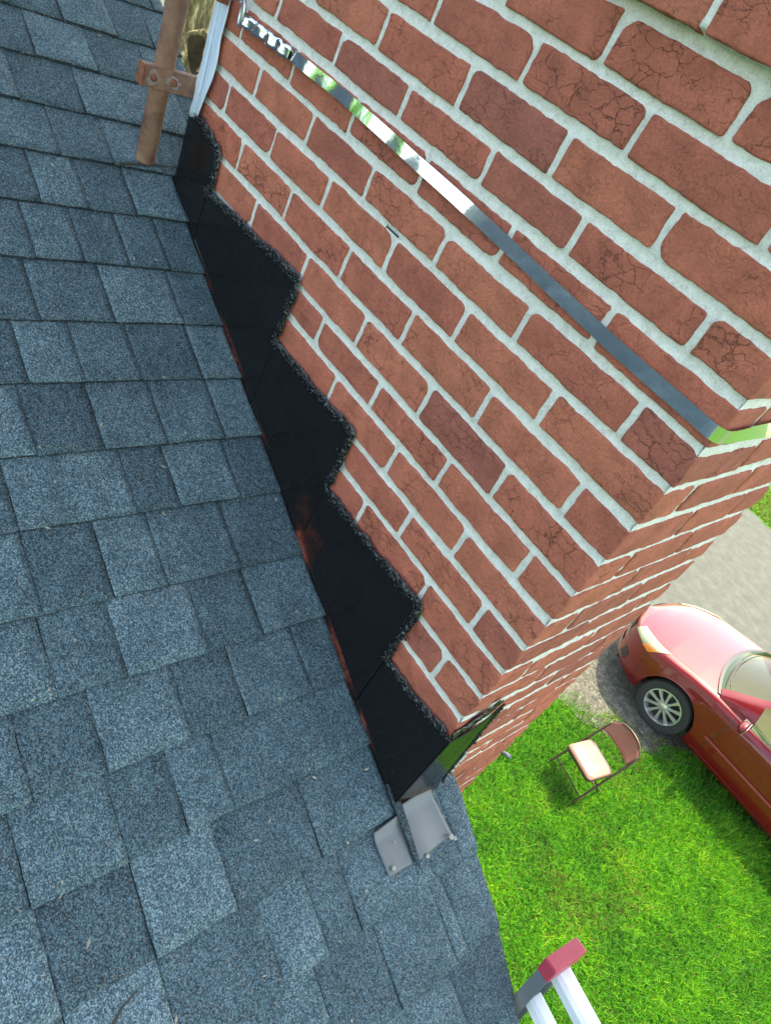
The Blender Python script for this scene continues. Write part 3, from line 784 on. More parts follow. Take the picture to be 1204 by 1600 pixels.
for bi, bpth in enumerate(beads):
    tar_strip([(p[0], p[1] + .0006, p[2]) for p in bpth], .0082, bi * 3.3)
    blob_bead('tar_lumps', [(p[0], p[1] - .0016, p[2]) for p in bpth], (.0050, .0007, .0052), 900, fls, rs=(.0010, .0032))
tar_strip([(.0060, -.008, -.741), (.0050, .035, -.729), (.0050, .060, -.713), (.006, .086, -.669)], .0105, 20.1, (1, 0, 0))
tar_strip([(.012, .086, -.675), (.0135, .097, -.76), (.016, .108, -.87), (.018, .116, -.97), (.02, .128, -.992)], .0042, 31.7, (1, 0, 0))
# smeared pale mortar beside the apron on the down-slope face
blob_bead('mortar_smear', [(.001, .118, -.93), (.001, .150, -.95), (.001, .165, -.99)], (.0008, .012, .02), 6000, chim, CO, 'mortar', (.003, .008), .25)

# ------------------------------------------------------------------ metal patches on the roof, with nails, and a torn shingle strip
def roof_sheet(name, pts, h, th, mat, lift=None, label=None, cat='flashing', n=16, curl=0.0):
    """pts: 4 roof (x,y) corners TL,TR,BR,BL"""
    c = np.mean([RP(*p) for p in pts], axis=0)
    root = empty(name, tuple(c), 0, label, cat)
    def f(u, v):
        a = np.array(pts[0]) * (1 - u) + np.array(pts[1]) * u; b_ = np.array(pts[3]) * (1 - u) + np.array(pts[2]) * u
        q = a * (1 - v) + b_ * v
        hh = h - .0072 + max(0, .0085 * (1 - v / .22)) + .0030 + .0055 * v + curl * (math.sin(u * 5.2 + .6) * .5 + .5) * (.3 + .7 * v)
        return RP(q[0], q[1], hh) - c
    o = MB().grid(f, n, n).build('sheet', mat, root, smooth=True)
    s = o.modifiers.new('thick', 'SOLIDIFY'); s.thickness = th
    return root, c
def nail_head(root, c, x, y, h, r=.0055):
    mb = MB(); p = RP(x, y, h) - c
    r *= .8; pr = [(0.0001, .0025), (r * .6, .002), (r, .001), (r, -.002)]
    mb.lathe(pr, p, SN, 12); mb.build('nail_head', MAT['nail'], root, smooth=True)
p1, c1 = roof_sheet('metal_patch', [(.030, -.076), (.024, .004), (.112, -.012), (.108, -.074)], .0072, .0008, MAT['galv'], curl=.0015,
                    label='smaller left sheet of dull grey metal nailed flat on the shingles', cat='metal sheet')
nail_head(p1, c1, .098, -.060, .014)
p2, c2 = roof_sheet('metal_patch', [(.012, -.002), (.010, .092), (.108, .104), (.112, .002)], .0076, .0008, MAT['galv'], curl=.006,
                    label='larger right grey metal sheet with curled lower edge beneath the black flashing corner', cat='metal sheet')
nail_head(p2, c2, .112, .022, .018); nail_head(p2, c2, .107, .094, .018, .007); nail_head(p2, c2, .114, .104, .015)
strip = [(-.03, -.012), (-.02, .006), (.02, .008), (.06, .0055), (.09, .004), (.115, .002), (.128, .0005), (.115, -.0045), (.09, -.007), (.05, -.009), (.01, -.013)]
sm = MB(); cs = RP(.04, 0, .012)
pts_ = [(x + rng.uniform(-.002, .002), y + rng.uniform(-.001, .001)) for x, y in strip]
n_ = len(pts_); tp = [RP(x, y, .0145 - .02 * max(0, x - .08)) - cs for x, y in pts_]; lo = [p - SN * .004 for p in tp]
sm.add(tp + lo, [tuple(range(n_)), tuple(range(2 * n_ - 1, n_ - 1, -1))] + [(i, n_ + i, n_ + (i + 1) % n_, (i + 1) % n_) for i in range(n_)])
so_ = sm.build('torn_shingle_strip', MAT['shingle'], None); so_.location = cs
tag(so_, 'thin ragged sliver of torn shingle lying between the two grey metal sheets', 'shingle scrap')

# ------------------------------------------------------------------ white corner flashing
cf = empty('corner_flashing', (-W, 0, -.1), 0, 'white painted metal angle wrapped on the far corner of the chimney', 'corner flashing')
cO = np.array([-W, 0, -.1])
def cff(u, v):
    z = .55 - u * .79
    wv = .002 * math.sin(u * 23) + .0015 * math.sin(u * 61)
    w_a = .058 + wv if u < .9 else .058 - (u - .9) * .2
    t = v * (w_a + .05)
    if t < .05: x, y = -W - .006, .05 - t - .006
    else: x, y = -W - .006 + (t - .05) + .006, -.0085 - .002 * math.sin((t - .05) * 130 + u * 9)
    if t < .05: y = .044 - t
    z2 = z + (.018 * (1 - abs(t - .055) / .05) * -1 if u > .93 else 0) * (u - .93) / .07
    return (x - cO[0], y - cO[1], z2 - cO[2])
o = MB().grid(cff, 60, 16).build('angle_sheet', MAT['whitemetal'], cf, smooth=True); s = o.modifiers.new('t', 'SOLIDIFY'); s.thickness = .0018
rib = MB().tube([(-W + .022 + .0015 * math.sin(i), -.0115, .5 - i * .05) - cO for i in range(15)], .0028, 6); rib.build('paint_ridge', MAT['whitemetal'], cf, smooth=True)

# ------------------------------------------------------------------ mast
PX, PY = -1.363, -.072
zb_ = zroof(PX) + .010
mast = empty('mast_pole', (PX, PY, zb_), 0, 'rusty upright steel mast pole clamped beside the far chimney corner', 'pole')
mO = np.array([PX, PY, zb_])
MB().lathe([(.0205, 0), (.0215, .002), (.0215, 1.6), (.0175, 1.6), (.0175, 0), (.0205, 0)], (0, 0, 0), (0, 0, 1), 32).build('pole', MAT['rust'], mast, smooth=True)
def bracket(zc, hgt=.042):
    mb = MB(); x0 = PX + .0225
    mb.box(np.array([x0 + .0015, -.058, zc]) - mO, (.003, .135, hgt))
    for s in (-1, 1): mb.box(np.array([x0 - .009, -.058, zc + s * (hgt / 2 - .0015)]) - mO, (.018, .135, .003))
    o = mb.build('clamp_bracket', MAT['rust'], mast, bevel=.001)
    b2 = MB(); b2.box(np.array([x0 - .005, -.127, zc]) - mO, (.03, .004, hgt)); b2.build('bracket_flange', MAT['rustdark'], mast, bevel=.001)
    for yy in (-.103, -.058):
        b3 = MB(); b3.lathe([(.0001, .010), (.006, .009), (.0075, .005), (.0075, 0)], np.array([x0 + .003, yy, zc + (.0 if yy < -.08 else .0)]) - mO, (1, 0, 0), 12)
        b3.build('bolt', MAT['rustdark'], mast, smooth=True)
        b5 = MB(); n = 14
        pl = [(math.cos(a) * .014 * (1 + .35 * math.sin(3 * a + yy * 40)), math.sin(a) * .013 * (1 + .3 * math.cos(2 * a + yy * 90))) for a in np.linspace(0, 2 * math.pi, n, endpoint=False)]
        b5.prism(pl, np.array([x0 + .0031, yy, zc]) - mO, (0, 1, 0), (0, 0, 1), (1, 0, 0), .0012); b5.build('worn_zinc_washer', MAT['zinc'], mast)
    ub = MB(); pts = [(x0 + .006, PY - .027, zc), (PX, PY - .027, zc)] + [(PX - .027 * math.sin(a), PY - .027 * math.cos(a), zc) for a in np.linspace(.2, math.pi - .2, 8)] + [(PX, PY + .027, zc), (x0 + .006, PY + .027, zc)]
    ub.tube([np.array(p) - mO for p in pts], .004, 8); ub.build('u_bolt', MAT['zinc'], mast, smooth=True)
bracket(-.203)
bracket(.28)

# ------------------------------------------------------------------ steel strap round the chimney
strapr = empty('steel_strap', (-W / 2, 0, -.03), 0, 'shiny stainless steel band strapped level round the brick chimney', 'strap')
sO = np.array([-W / 2, 0, -.03])
sx = [-1.25, -1.188, -1.073, -.853, -.472, -.189, -.02, .0]
sz = [-.0245, -.024, -.020, -.0175, -.027, -.040, -.042, -.042]
def band():
    path = []
    for x in np.linspace(-1.235, -.012, 120):
        z = np.interp(x, sx, sz); tilt = np.interp(x, [-1.24, -1.0, -.52, -.46, -.1, 0], [.27, .27, .25, .14, .03, 0]) + (.02 * math.sin(x * 31) + .02 * math.sin(x * 83 + 1)) * (x < -.5)
        path.append((x, -.0062 - .0006 * math.sin(x * 37), z, 0, -1, tilt))
    for a in np.linspace(0, math.pi / 2, 7)[1:]:
        path.append((-.010 + .0155 * math.sin(a), .0095 - .0155 * math.cos(a) , -.042, math.sin(a), -math.cos(a), 0))
    for y in np.linspace(.02, D + .006, 24): path.append((.0062 + .0008 * math.sin(y * 50), y, -.042 + .004 * math.sin(y * 6), 1, 0, min(.42, max(0, (y - .03) * 4))))
    for x in np.linspace(0, -W, 8): path.append((x, D + .0062, -.04, 0, 1, 0))
    for y in np.linspace(D, .06, 5): path.append((-W - .0062, y, -.035, -1, 0, 0))
    mb = MB(); hw = .0102; vs = []; fs = []
    for (x, y, z, nx_, ny_, t) in path:
        n = np.array([nx_ * math.cos(t), ny_ * math.cos(t), math.sin(t)]); u = np.array([-nx_ * math.sin(t), -ny_ * math.sin(t), math.cos(t)])
        c = np.array([x, y, z]) - sO + n * abs(math.sin(t)) * hw
        vs += [c + u * hw + n * .0004, c - u * hw + n * .0004, c - u * hw - n * .0004, c + u * hw - n * .0004]
    for i in range(len(path) - 1):
        a = 4 * i; b_ = a + 4
        for j in range(4): fs.append((a + j, b_ + j, b_ + (j + 1) % 4, a + (j + 1) % 4))
    mb.add(vs, fs); mb.build('band', MAT['steel'], strapr, smooth=True)
band()
# folded back doubled end, crinkled
def foldf(u, v):
    x = -1.20 + u * .165; z = np.interp(x, sx, sz) + .001
    t = .25 + .22 * math.sin(u * 31) ; hw = .0112
    cz = (v - .5) * 2 * hw
    return (x - sO[0], -.0125 - .0025 * math.sin(u * 23 + .4) - .003 * (1 - u) - math.sin(t) * cz * -1 - .004, z + math.cos(t) * cz - sO[2])
o = MB().grid(foldf, 40, 4).build('folded_end', MAT['steel'], strapr, smooth=True); s = o.modifiers.new('t', 'SOLIDIFY'); s.thickness = .0009
# eye bolt and corner plate
eb = MB()
eb.tube([np.array(p) - sO for p in [(-1.285, -.02, .012), (-1.262, -.022, .004), (-1.238, -.022, -.002), (-1.222, -.020, .006)]], .0032, 8)
ring = [np.array([-1.212 + .010 * math.cos(a), -.019 - .003 * math.cos(a), -.016 + .022 * math.sin(a)]) - sO for a in np.linspace(0, 2 * math.pi, 18, endpoint=False)]
eb.tube(ring, .0030, 8, closed=True); eb.build('eye_bolt', MAT['zinc'], strapr, smooth=True)
cp = MB(); cp.box(np.array([-1.300, -.0165, .012]) - sO, (.052, .004, .07)); cp.box(np.array([-1.277, -.028, .012]) - sO, (.004, .022, .07))
cp.build('corner_plate', MAT['rustdark'], strapr, bevel=.001)

# masonry nail left in a joint
nl = MB(); nl.tube([(0, 0, 0), (-.020, -.014, .006)], .0018, 8); nl.lathe([(.0001, 0), (.0035, 0), (.0035, .001)], (-.020, -.014, .006), (-.8, -.56, .2), 10)
o = nl.build('masonry_nail', MAT['darkwire'], None, smooth=True); o.location = (-.615, .002, -.137)
tag(o, 'small dark nail sticking out of a mortar joint in the brick face', 'nail')

# twigs on the roof
def twig(loc, pts, r, label):
    o = MB().tube(pts, [r, r * .9, r * .6, r * .25][:len(pts)], 6).build('twig', MAT['twig'], None, smooth=True); o.location = loc; tag(o, label, 'twig'); return o
p = RP(-1.345, -.14, .012)
twig(tuple(p), [(-.0, 0, 0), (-.01, .06, .004), (-.02, .12, .006), (-.03, .20, .006)], .0028, 'thin dark twig lying on the shingles by the foot of the mast pole')
p = RP(.055, -.62, .012)
twig(tuple(p), [(.05, 0, -.02), (.02, .02, -.006), (.0, .045, .003), (-.01, .075, .008)], .0038, 'small dark curled twig on the near shingles at the bottom of the roof')

flk = MB()
for _ in range(150):
    x, y = rng.uniform(-1.7, .5), rng.uniform(-.8, .05)
    if -1.35 < x < 0 and y > -.02: continue
    c = RP(x, y, .0105); r = rng.uniform(.0008, .0026); a = rng.uniform(0, 3.14); u = np.array([math.cos(a), math.sin(a), -SL * math.cos(a)]) * r * rng.uniform(1, 3.2); w2_ = np.cross(SN, u) ; w2_ *= r / np.linalg.norm(w2_)
    flk.add([c - u, c - w2_, c + u, c + w2_, c + SN * r * .8], [(0, 1, 4), (1, 2, 4), (2, 3, 4), (3, 0, 4)])
o = flk.build('roof_litter', plain('dry_litter', s2l(150, 142, 122)[:3], .9, var=.4, vscale=9), None); tag(o, 'tiny pale flecks of grit and dry litter scattered over the shingles', 'litter', kind='stuff')

# ------------------------------------------------------------------ ladder
lad_m = plain('bright_aluminium', (.80, .81, .82), .38, metal=.55, var=.05, vscale=25)
lad_g = plain('grey_rail', s2l(112, 118, 122)[:3], .5, metal=.2, var=.06, vscale=25)
lad_r = plain('red_end_cap', s2l(178, 62, 80)[:3], .42, var=.06, vscale=30)
lad_w = plain('white_rung', s2l(225, 228, 230)[:3], .4, var=.03, vscale=30)
d_ = np.array([-.16, 0, 1.0]); d_ /= np.linalg.norm(d_)
e1 = np.array([1.0, -.12, .16]); e1 -= d_ * (e1 @ d_); e1 /= np.linalg.norm(e1)
e2 = np.cross(d_, e1)
P0 = np.array([.4, .13, -1.045])                     # top of near rail, front centre
Llen = (P0[2] - G) / d_[2]
lb = P0 - d_ * Llen
lad = empty('ladder', tuple(lb), 0, 'aluminium extension ladder tip with red rail cap rising past the roof edge', 'ladder')
er = np.array([1.0, -.26, .13]); er /= np.linalg.norm(er)
def LP(a, b_, c): return P0 + (er if a > .05 else e1) * a + e2 * b_ + d_ * c - lb
for a0 in (0, .40):
    mb = MB(); L_ = Llen
    mb.box(LP(a0, .002, -L_ / 2 - .005), (.027, .004, L_ - .01), e1, e2, d_)
    mb.box(LP(a0 - (.0115 if a0 == 0 else -.0115), .041, -L_ / 2 - .005), (.004, .074, L_ - .012), e1, e2, d_)
    mb.box(LP(a0, .080, -L_ / 2 - .005), (.027, .004, L_ - .01), e1, e2, d_)
    mb.build('rail', lad_g, lad, bevel=.0008)
    mb = MB(); mb.box(LP(a0, .0425, -.005), (.031, .095, .042), e1, e2, d_); mb.build('end_cap', lad_r, lad, bevel=.004)
for c0, b0, wd in ((-.040, .050, .042), (-.145, .038, .034)):
    mb = MB()
    pr = [(-wd / 2, -.014), (wd / 2, -.014), (wd / 2, .008), (wd * .3, .014), (-wd * .3, .014), (-wd / 2, .008)]
    mb.prism([(p[0], p[1]) for p in pr], LP(.0095, b0, c0), e2, d_, er, .381); mb.build('rung', lad_w, lad, bevel=.001)
for kx in range(1, 13):
    mb = MB(); c0 = -.145 - .30 * kx
    pr = [(-.018, -.012), (.018, -.012), (.018, .008), (.010, .012), (-.010, .012), (-.018, .008)]
    if -c0 < Llen - .1:
        mb.prism(pr, LP(.0095, .042, c0), e2, d_, er, .381); mb.build('rung', lad_w, lad)

# ------------------------------------------------------------------ ground
def ground_mat(name, stops, scale, rough=.95, bump=.4, s2=60, dist=.02, detail=10):
    m, nt, b = new_mat(name); L = nt.links.new
    tc = nt.nodes.new('ShaderNodeTexCoord')
    n1 = nt.nodes.new('ShaderNodeTexNoise'); n1.inputs['Scale'].default_value = scale; n1.inputs['Detail'].default_value = detail; n1.inputs['Roughness'].default_value = .7
    L(tc.outputs['Object'], n1.inputs['Vector'])
    n2 = nt.nodes.new('ShaderNodeTexNoise'); n2.inputs['Scale'].default_value = s2; n2.inputs['Detail'].default_value = 6; n2.inputs['Roughness'].default_value = .7
    L(tc.outputs['Object'], n2.inputs['Vector'])
    mx = nt.nodes.new('ShaderNodeMath'); mx.operation = 'MULTIPLY_ADD'; mx.inputs[1].default_value = .5
    h = nt.nodes.new('ShaderNodeMath'); h.operation = 'MULTIPLY'; h.inputs[1].default_value = .5
    L(n1.outputs[0], h.inputs[0]); L(n2.outputs[0], mx.inputs[0]); L(h.outputs[0], mx.inputs[2])
    r = ramp(nt, stops); L(mx.outputs[0], r.inputs[0]); L(r.outputs[0], b.inputs['Base Color'])
    b.inputs['Roughness'].default_value = rough; b.inputs['Specular IOR Level'].default_value = .2
    bp = nt.nodes.new('ShaderNodeBump'); bp.inputs['Strength'].default_value = bump; bp.inputs['Distance'].default_value = dist
    L(n2.outputs[0], bp.inputs['Height']); L(bp.outputs[0], b.inputs['Normal'])
    return m
MAT['lawnbase'] = ground_mat('lawn_soil_and_grass', [(.3, (.015, .04, .008)), (.5, (.035, .11, .012)), (.7, (.07, .17, .02))], 6)
MAT['asphalt'] = ground_mat('pale_driveway', [(.34, s2l(66, 69, 64)), (.5, s2l(78, 82, 77)), (.62, s2l(92, 95, 87)), (.72, s2l(126, 118, 100))], 5, s2=90, bump=.5, dist=.006)
MAT['gravel'] = ground_mat('dusty_gravel', [(.38, s2l(52, 52, 46)), (.5, s2l(82, 82, 74)), (.62, s2l(126, 124, 114))], 12, s2=45, bump=.8, dist=.02)
MAT['dust'] = ground_mat('sunlit_road', [(.3, s2l(190, 178, 150)), (.6, s2l(214, 204, 178))], 3, s2=60)
def sheet_obj(name, poly, z, mat, jag=0.0, sub=0):
    pts = []
    n = len(poly)
    for i in range(n):
        a, b_ = np.array(poly[i], float), np.array(poly[(i + 1) % n], float)
        m_ = max(1, int(np.linalg.norm(b_ - a) / .12)) if jag > 0 else 1
        m_ = min(m_, 160)
        for k in range(m_):
            q = a + (b_ - a) * k / m_
            if jag > 0 and k: q = q + nrng.normal(0, jag, 2)
            pts.append((q[0], q[1], 0))
    me = bpy.data.meshes.new(name); me.from_pydata(pts, [], [tuple(range(len(pts)))]); me.update()
    o = link_mesh(name, me, mat); o.location = (0, 0, z); tag(o, kind='structure'); return o
sheet_obj('lawn_ground', [(-300, -300), (300, -300), (300, 300), (-300, 300)], G, MAT['lawnbase'])
sheet_obj('driveway', [(-60, 7.0), (-3, 7.0), (-1.5, 7.05), (-.9, 7.15), (.3, 7.1), (2.5, 7.0), (14, 7.0), (14, 14.0), (-1.7, 14.05), (-2.3, 14.1), (-60, 14.4)], G + .008, MAT['asphalt'], .02)
sheet_obj('gravel_verge', [(-60, 5.7), (-2.6, 5.6), (-1.35, 5.62), (-.85, 5.7), (-.4, 5.85), (.1, 6.2), (.6, 6.9), (.8, 7.4), (-.9, 7.5), (-1.2, 7.6), (-3, 7.3), (-60, 7.3)], G + .012, MAT['gravel'], .045)
sheet_obj('road', [(-120, -14), (-15, 4), (-15, 30), (-120, 40)], G + .004, MAT['dust'], .0)

# grass blades
def grass_mat():
    m, nt, b = new_mat('grass_blades'); L = nt.links.new
    at = nt.nodes.new('ShaderNodeAttribute'); at.attribute_name = 'tone'
    r = ramp(nt, [(0.0, (.20, .13, .05)), (.10, (.16, .17, .03)), (.16, (.014, .09, .009)), (.5, (.055, .27, .013)), (.8, (.15, .45, .017)), (1.0, (.34, .56, .03))])
    L(at.outputs['Fac'], r.inputs[0]); L(r.outputs[0], b.inputs['Base Color'])
    b.inputs['Roughness'].default_value = .5; b.inputs['Specular IOR Level'].default_value = .3
    tr = nt.nodes.new('ShaderNodeBsdfTranslucent'); L(r.outputs[0], tr.inputs[0])
    mx = nt.nodes.new('ShaderNodeMixShader'); mx.inputs[0].default_value = .35
    L(b.outputs[0], mx.inputs[1]); L(tr.outputs[0], mx.inputs[2]); L(mx.outputs[0], nt.nodes['Material Output'].inputs[0])
    return m
MAT['grass'] = grass_mat()
def grass(name, x0, x1, y0, y1, dens, hgt, wid, keep):
    n = int((x1 - x0) * (y1 - y0) * dens)
    X = nrng.uniform(x0, x1, n); Y = nrng.uniform(y0, y1, n)
    k = keep(X, Y); X, Y = X[k], Y[k]; n = len(X)
    P = np.stack([X, Y, np.zeros(n)], 1)
    cl = vnoise(P, 3.0, 51) * .5 + vnoise(P, 9, 52) * .3 + vnoise(P, 1.1, 53) * .4
    H = hgt * (1 + .35 * cl) * nrng.uniform(.55, 1.25, n); A = nrng.uniform(0, 2 * math.pi, n) ; 
    B = A + nrng.normal(0, .5, n); Wd = wid * nrng.uniform(.6, 1.4, n); bend = H * nrng.uniform(.2, 1.1, n)
    s = np.stack([np.cos(A + 1.57), np.sin(A + 1.57), 0 * A], 1) * Wd[:, None] / 2
    dr = np.stack([np.cos(B), np.sin(B), 0 * B], 1)
    base = np.stack([X, Y, np.full(n, G)], 1)
    mid = base + dr * (bend * .35)[:, None] + np.array([0, 0, 1.0]) * (H * .62)[:, None]
    tip = base + dr * bend[:, None] + np.array([0, 0, 1.0]) * (H * .95)[:, None]
    V = np.stack([base - s, base + s, mid + s * .8, mid - s * .8, tip], 1).reshape(-1, 3)
    V[:, 2] -= G
    i = np.arange(n) * 5
    F3 = np.concatenate([np.stack([i, i + 1, i + 2], 1), np.stack([i, i + 2, i + 3], 1), np.stack([i + 3, i + 2, i + 4], 1)])
    dl = vnoise(P, .9, 81) + .6 * vnoise(P, 2.6, 82)
    dry = nrng.uniform(0, 1, n) < np.clip(.03 + .5 * np.clip(dl - .35, 0, .8) + .25 * np.clip(cl - .3, 0, 1) + .5 * np.clip((Y - 5.6), 0, 1) * (X < .2), 0, .6)
    t = np.clip(.52 + .36 * cl + nrng.normal(0, .20, n), .17, 1.0)
    t = np.where(dry, nrng.uniform(0, .12, n), t)
    o = npmesh(name, V, F3, MAT['grass'], None, False, np.concatenate([t, t, t]))
    o.location = (0, 0, G)
    return tag(o, kind='stuff')
def keep1(X, Y):
    P = np.stack([X, Y, 0 * X], 1); nz = vnoise(P, 4, 61) * .25 + vnoise(P, 14, 62) * .15
    edge = np.interp(X, [-3, -1.35, -.85, -.4, .1, .35, .5, 3], [5.95, 6.0, 6.1, 6.25, 6.6, 6.85, 7.0, 7.0])
    fade = np.clip((edge - Y) / np.where(X < .2, .6, .12) + nz * 2, 0, 1)
    return nrng.uniform(0, 1, len(X)) < fade
g1 = grass('lawn_grass', -1.7, 3.3, 2.3, 7.1, 8600, .066, .0060, keep1); g1['label'] = 'bright green mown lawn grass below the roof edge'; g1['category'] = 'grass'
g2 = grass('far_grass', -3.2, 2.2, 14.15, 15.8, 1700, .07, .012, lambda X, Y: Y > 14.2 + 0 * X); g2['label'] = 'bright green grass beyond the far driveway edge'; g2['category'] = 'grass'

# ------------------------------------------------------------------ folding chair
ch_m = plain('brown_tube_steel', s2l(78, 58, 52)[:3], .4, metal=.4, var=.08)
ch_v = plain('tan_vinyl', s2l(136, 100, 86)[:3], .33, var=.04, vscale=14)
ch_b = plain('brown_vinyl', s2l(132, 78, 68)[:3], .42, var=.06, vscale=14)
chair = empty('folding_chair', (-.112, 4.887, G), math.atan2(-.223, .975), 'brown metal folding chair with pale padded seat standing on the lawn', 'chair')
fr = MB()
def arc_frame():
    pts = []
    for s in (-1, 1):
        seg = [(s * .226, 0, 0), (s * .222, .06, .13), (s * .214, .20, .42), (s * .210, .30, .62), (s * .205, .345, .70), (s * .175, .385, .775), (s * .11, .405, .815), (s * .05, .412, .828)]
        pts.append(seg)
    path = pts[0] + [(0, .414, .831)] + pts[1][::-1]
    return path
ap_ = arc_frame()
fr.tube(ap_, .0125, 10)
fr.tube([(-.222, .05, .11), (.222, .05, .11)], .008, 8); fr.build('front_frame', ch_m, chair, smooth=True)
for s in (-1, 1):
    MB().tube([(s * .200, .43, 0), (s * .198, .30, .15), (s * .195, .02, .425)], .010, 10).build('rear_leg', ch_m, chair, smooth=True)
    MB().lathe([(.012, 0), (.013, .02), (.011, .035)], (s * .226, 0, -.002), (0, 0, 1), 10).build('foot_cap', MAT['darkwire'], chair, smooth=True)
MB().tube([(-.199, .38, .06), (.199, .38, .06)], .007, 8).build('rear_stretcher', ch_m, chair, smooth=True)
def rrect(w, h, r, n=5):
    out = []
    for cx, cy, a0 in ((w / 2 - r, h / 2 - r, 0), (-w / 2 + r, h / 2 - r, 90), (-w / 2 + r, -h / 2 + r, 180), (w / 2 - r, -h / 2 + r, 270)):
        for k in range(n + 1):
            a = math.radians(a0 + 90 * k / n); out.append((cx + r * math.cos(a), cy + r * math.sin(a)))
    return out
sp = MB()
for zz, sh in ((.425, 0), ):
    sp.prism(rrect(.392, .365, .05), (0, .092, .425), (1, 0, 0), (0, 1, .04), (0, 0, 1), .020)
sp.build('seat_pan', ch_m, chair, bevel=.003)
cu = MB()
rings = [(0, .378, .352, .046), (.012, .384, .356, .048), (.026, .366, .338, .05), (.033, .31, .285, .06), (.036, .2, .18, .05)]
vs, fs = [], []
for (h, w0, l0, r0) in rings:
    for (a, b_) in rrect(w0, l0, min(r0, w0 / 2 - .01)): vs.append((a, .092 + b_, .446 + h + .02 * b_))
nr = len(rrect(1, 1, .1))
for i in range(len(rings) - 1):
    for k in range(nr): fs.append((i * nr + k, i * nr + (k + 1) % nr, (i + 1) * nr + (k + 1) % nr, (i + 1) * nr + k))
fs.append(tuple(range((len(rings) - 1) * nr, len(rings) * nr)))
cu.add(vs, fs); cu.build('seat_cushion', ch_v, chair, smooth=True)
def bk(u, v, off=0):
    x = (u - .5) * 2 * .198
    zt_ = .818 - .16 * max(0, abs(x) / .198 - .35) ** 2
    zb_2 = .625 + .010 * (abs(x) / .198)
    z = zb_2 + (zt_ - zb_2) * v
    y = .5 * z - .003 + .045 * (1 - (x / .198) ** 2) - off + .004 * math.sin(v * 3.14)
    return (x, y - .012, z)
mb = MB().grid(lambda u, v: bk(u, v), 20, 8)
o = mb.build('backrest', ch_b, chair, smooth=True); s = o.modifiers.new('t', 'SOLIDIFY'); s.thickness = .018

# ------------------------------------------------------------------ car
paint, nt_, b_p = new_mat('red_car_paint')
b_p.inputs['Base Color'].default_value = s2l(106, 7, 16)
b_p.inputs['Metallic'].default_value = 0; b_p.inputs['Roughness'].default_value = .42; b_p.inputs['Coat IOR'].default_value = 1.45; b_p.inputs['Specular IOR Level'].default_value = .25
b_p.inputs['Coat Weight'].default_value = 1.0; b_p.inputs['Coat Roughness'].default_value = .04
cr_dark = plain('black_trim', (.02, .02, .022), .5)
cr_rub = plain('tyre_rubber', (.028, .028, .030), .85, var=.2, vscale=60, bump=.4, bscale=120)
cr_rim = plain('silver_alloy', (.62, .62, .64), .3, metal=.75)
cr_lens = plain('headlight_lens', s2l(140, 150, 120)[:3], .12, var=.15, vscale=18)
cr_amb = plain('amber_lens', s2l(214, 120, 50)[:3], .2)
cr_mold = plain('door_moulding', s2l(150, 60, 70)[:3], .25)
cr_int = plain('interior_fabric', s2l(62, 74, 54)[:3], .8, var=.15, vscale=10)
glass, ntg, bg_ = new_mat('tinted_glass')
bg_.inputs['Base Color'].default_value = (.75, .9, .8, 1); bg_.inputs['Roughness'].default_value = .02
bg_.inputs['Transmission Weight'].default_value = 0
trn = ntg.nodes.new('ShaderNodeBsdfTransparent'); trn.inputs[0].default_value = (.50, .72, .52, 1)
gl = ntg.nodes.new('ShaderNodeBsdfGlossy'); gl.inputs['Roughness'].default_value = .04
lw = ntg.nodes.new('ShaderNodeLayerWeight'); lw.inputs[0].default_value = .5
pw = ntg.nodes.new('ShaderNodeMath'); pw.operation = 'POWER'; pw.inputs[1].default_value = 4; ntg.links.new(lw.outputs['Facing'], pw.inputs[0])
fz = ntg.nodes.new('ShaderNodeMath'); fz.operation = 'MULTIPLY_ADD'; fz.inputs[1].default_value = .6; fz.inputs[2].default_value = .03; ntg.links.new(pw.outputs[0], fz.inputs[0])
mg = ntg.nodes.new('ShaderNodeMixShader'); ntg.links.new(fz.outputs[0], mg.inputs[0]); ntg.links.new(trn.outputs[0], mg.inputs[1]); ntg.links.new(gl.outputs[0], mg.inputs[2])
ntg.links.new(mg.outputs[0], ntg.nodes['Material Output'].inputs[0])

car = empty('parked_car', (-.14, 7.553, G), math.radians(182), 'red sedan parked on the driveway with sunlit hood and silver alloy wheel', 'car')
HW = .90
def hw(x):
    if x > .30:
        t = min(1.0, (x - .30) / .70); return HW * max(0.0, 1 - t ** 2.5) ** .5 * .985 + .0
    if x < -3.1:
        t = min(1.0, (-3.1 - x) / .72); return HW * max(0.0, 1 - t ** 2.8) ** .5
    return HW * (1 - .015 * ((x + 1.3) / 1.8) ** 2)
def zs(x): return float(np.interp(x, [-3.85, -3.6, -3.0, -2, -1, -.3, 0, .4, .7, .88, 1.0], [.85, .96, 1.02, 1.0, .97, .94, .90, .83, .745, .67, .60]))
def zlow(x):
    z = .21 + .05 * max(0, (x - .5) / .5)
    for xc in (0, -2.72):
        if abs(x - xc) < .375: z = max(z, .33 + math.sqrt(.375 ** 2 - (x - xc) ** 2))
    return z
def section(x):
    w = hw(x); z1 = zs(x); zl = zlow(x)
    h = z1 - .0
    c = [(.93 * w, zl), (.985 * w, max(zl + .015, .32)), (1.0 * w, max(zl + .03, .50)), (.985 * w, max(zl + .045, h - .17)), (.945 * w, h - .055),
         (.88 * w, h - .005), (.72 * w, h + .018), (.38 * w, h + .045), (0, h + .055)]
    return np.array(c)
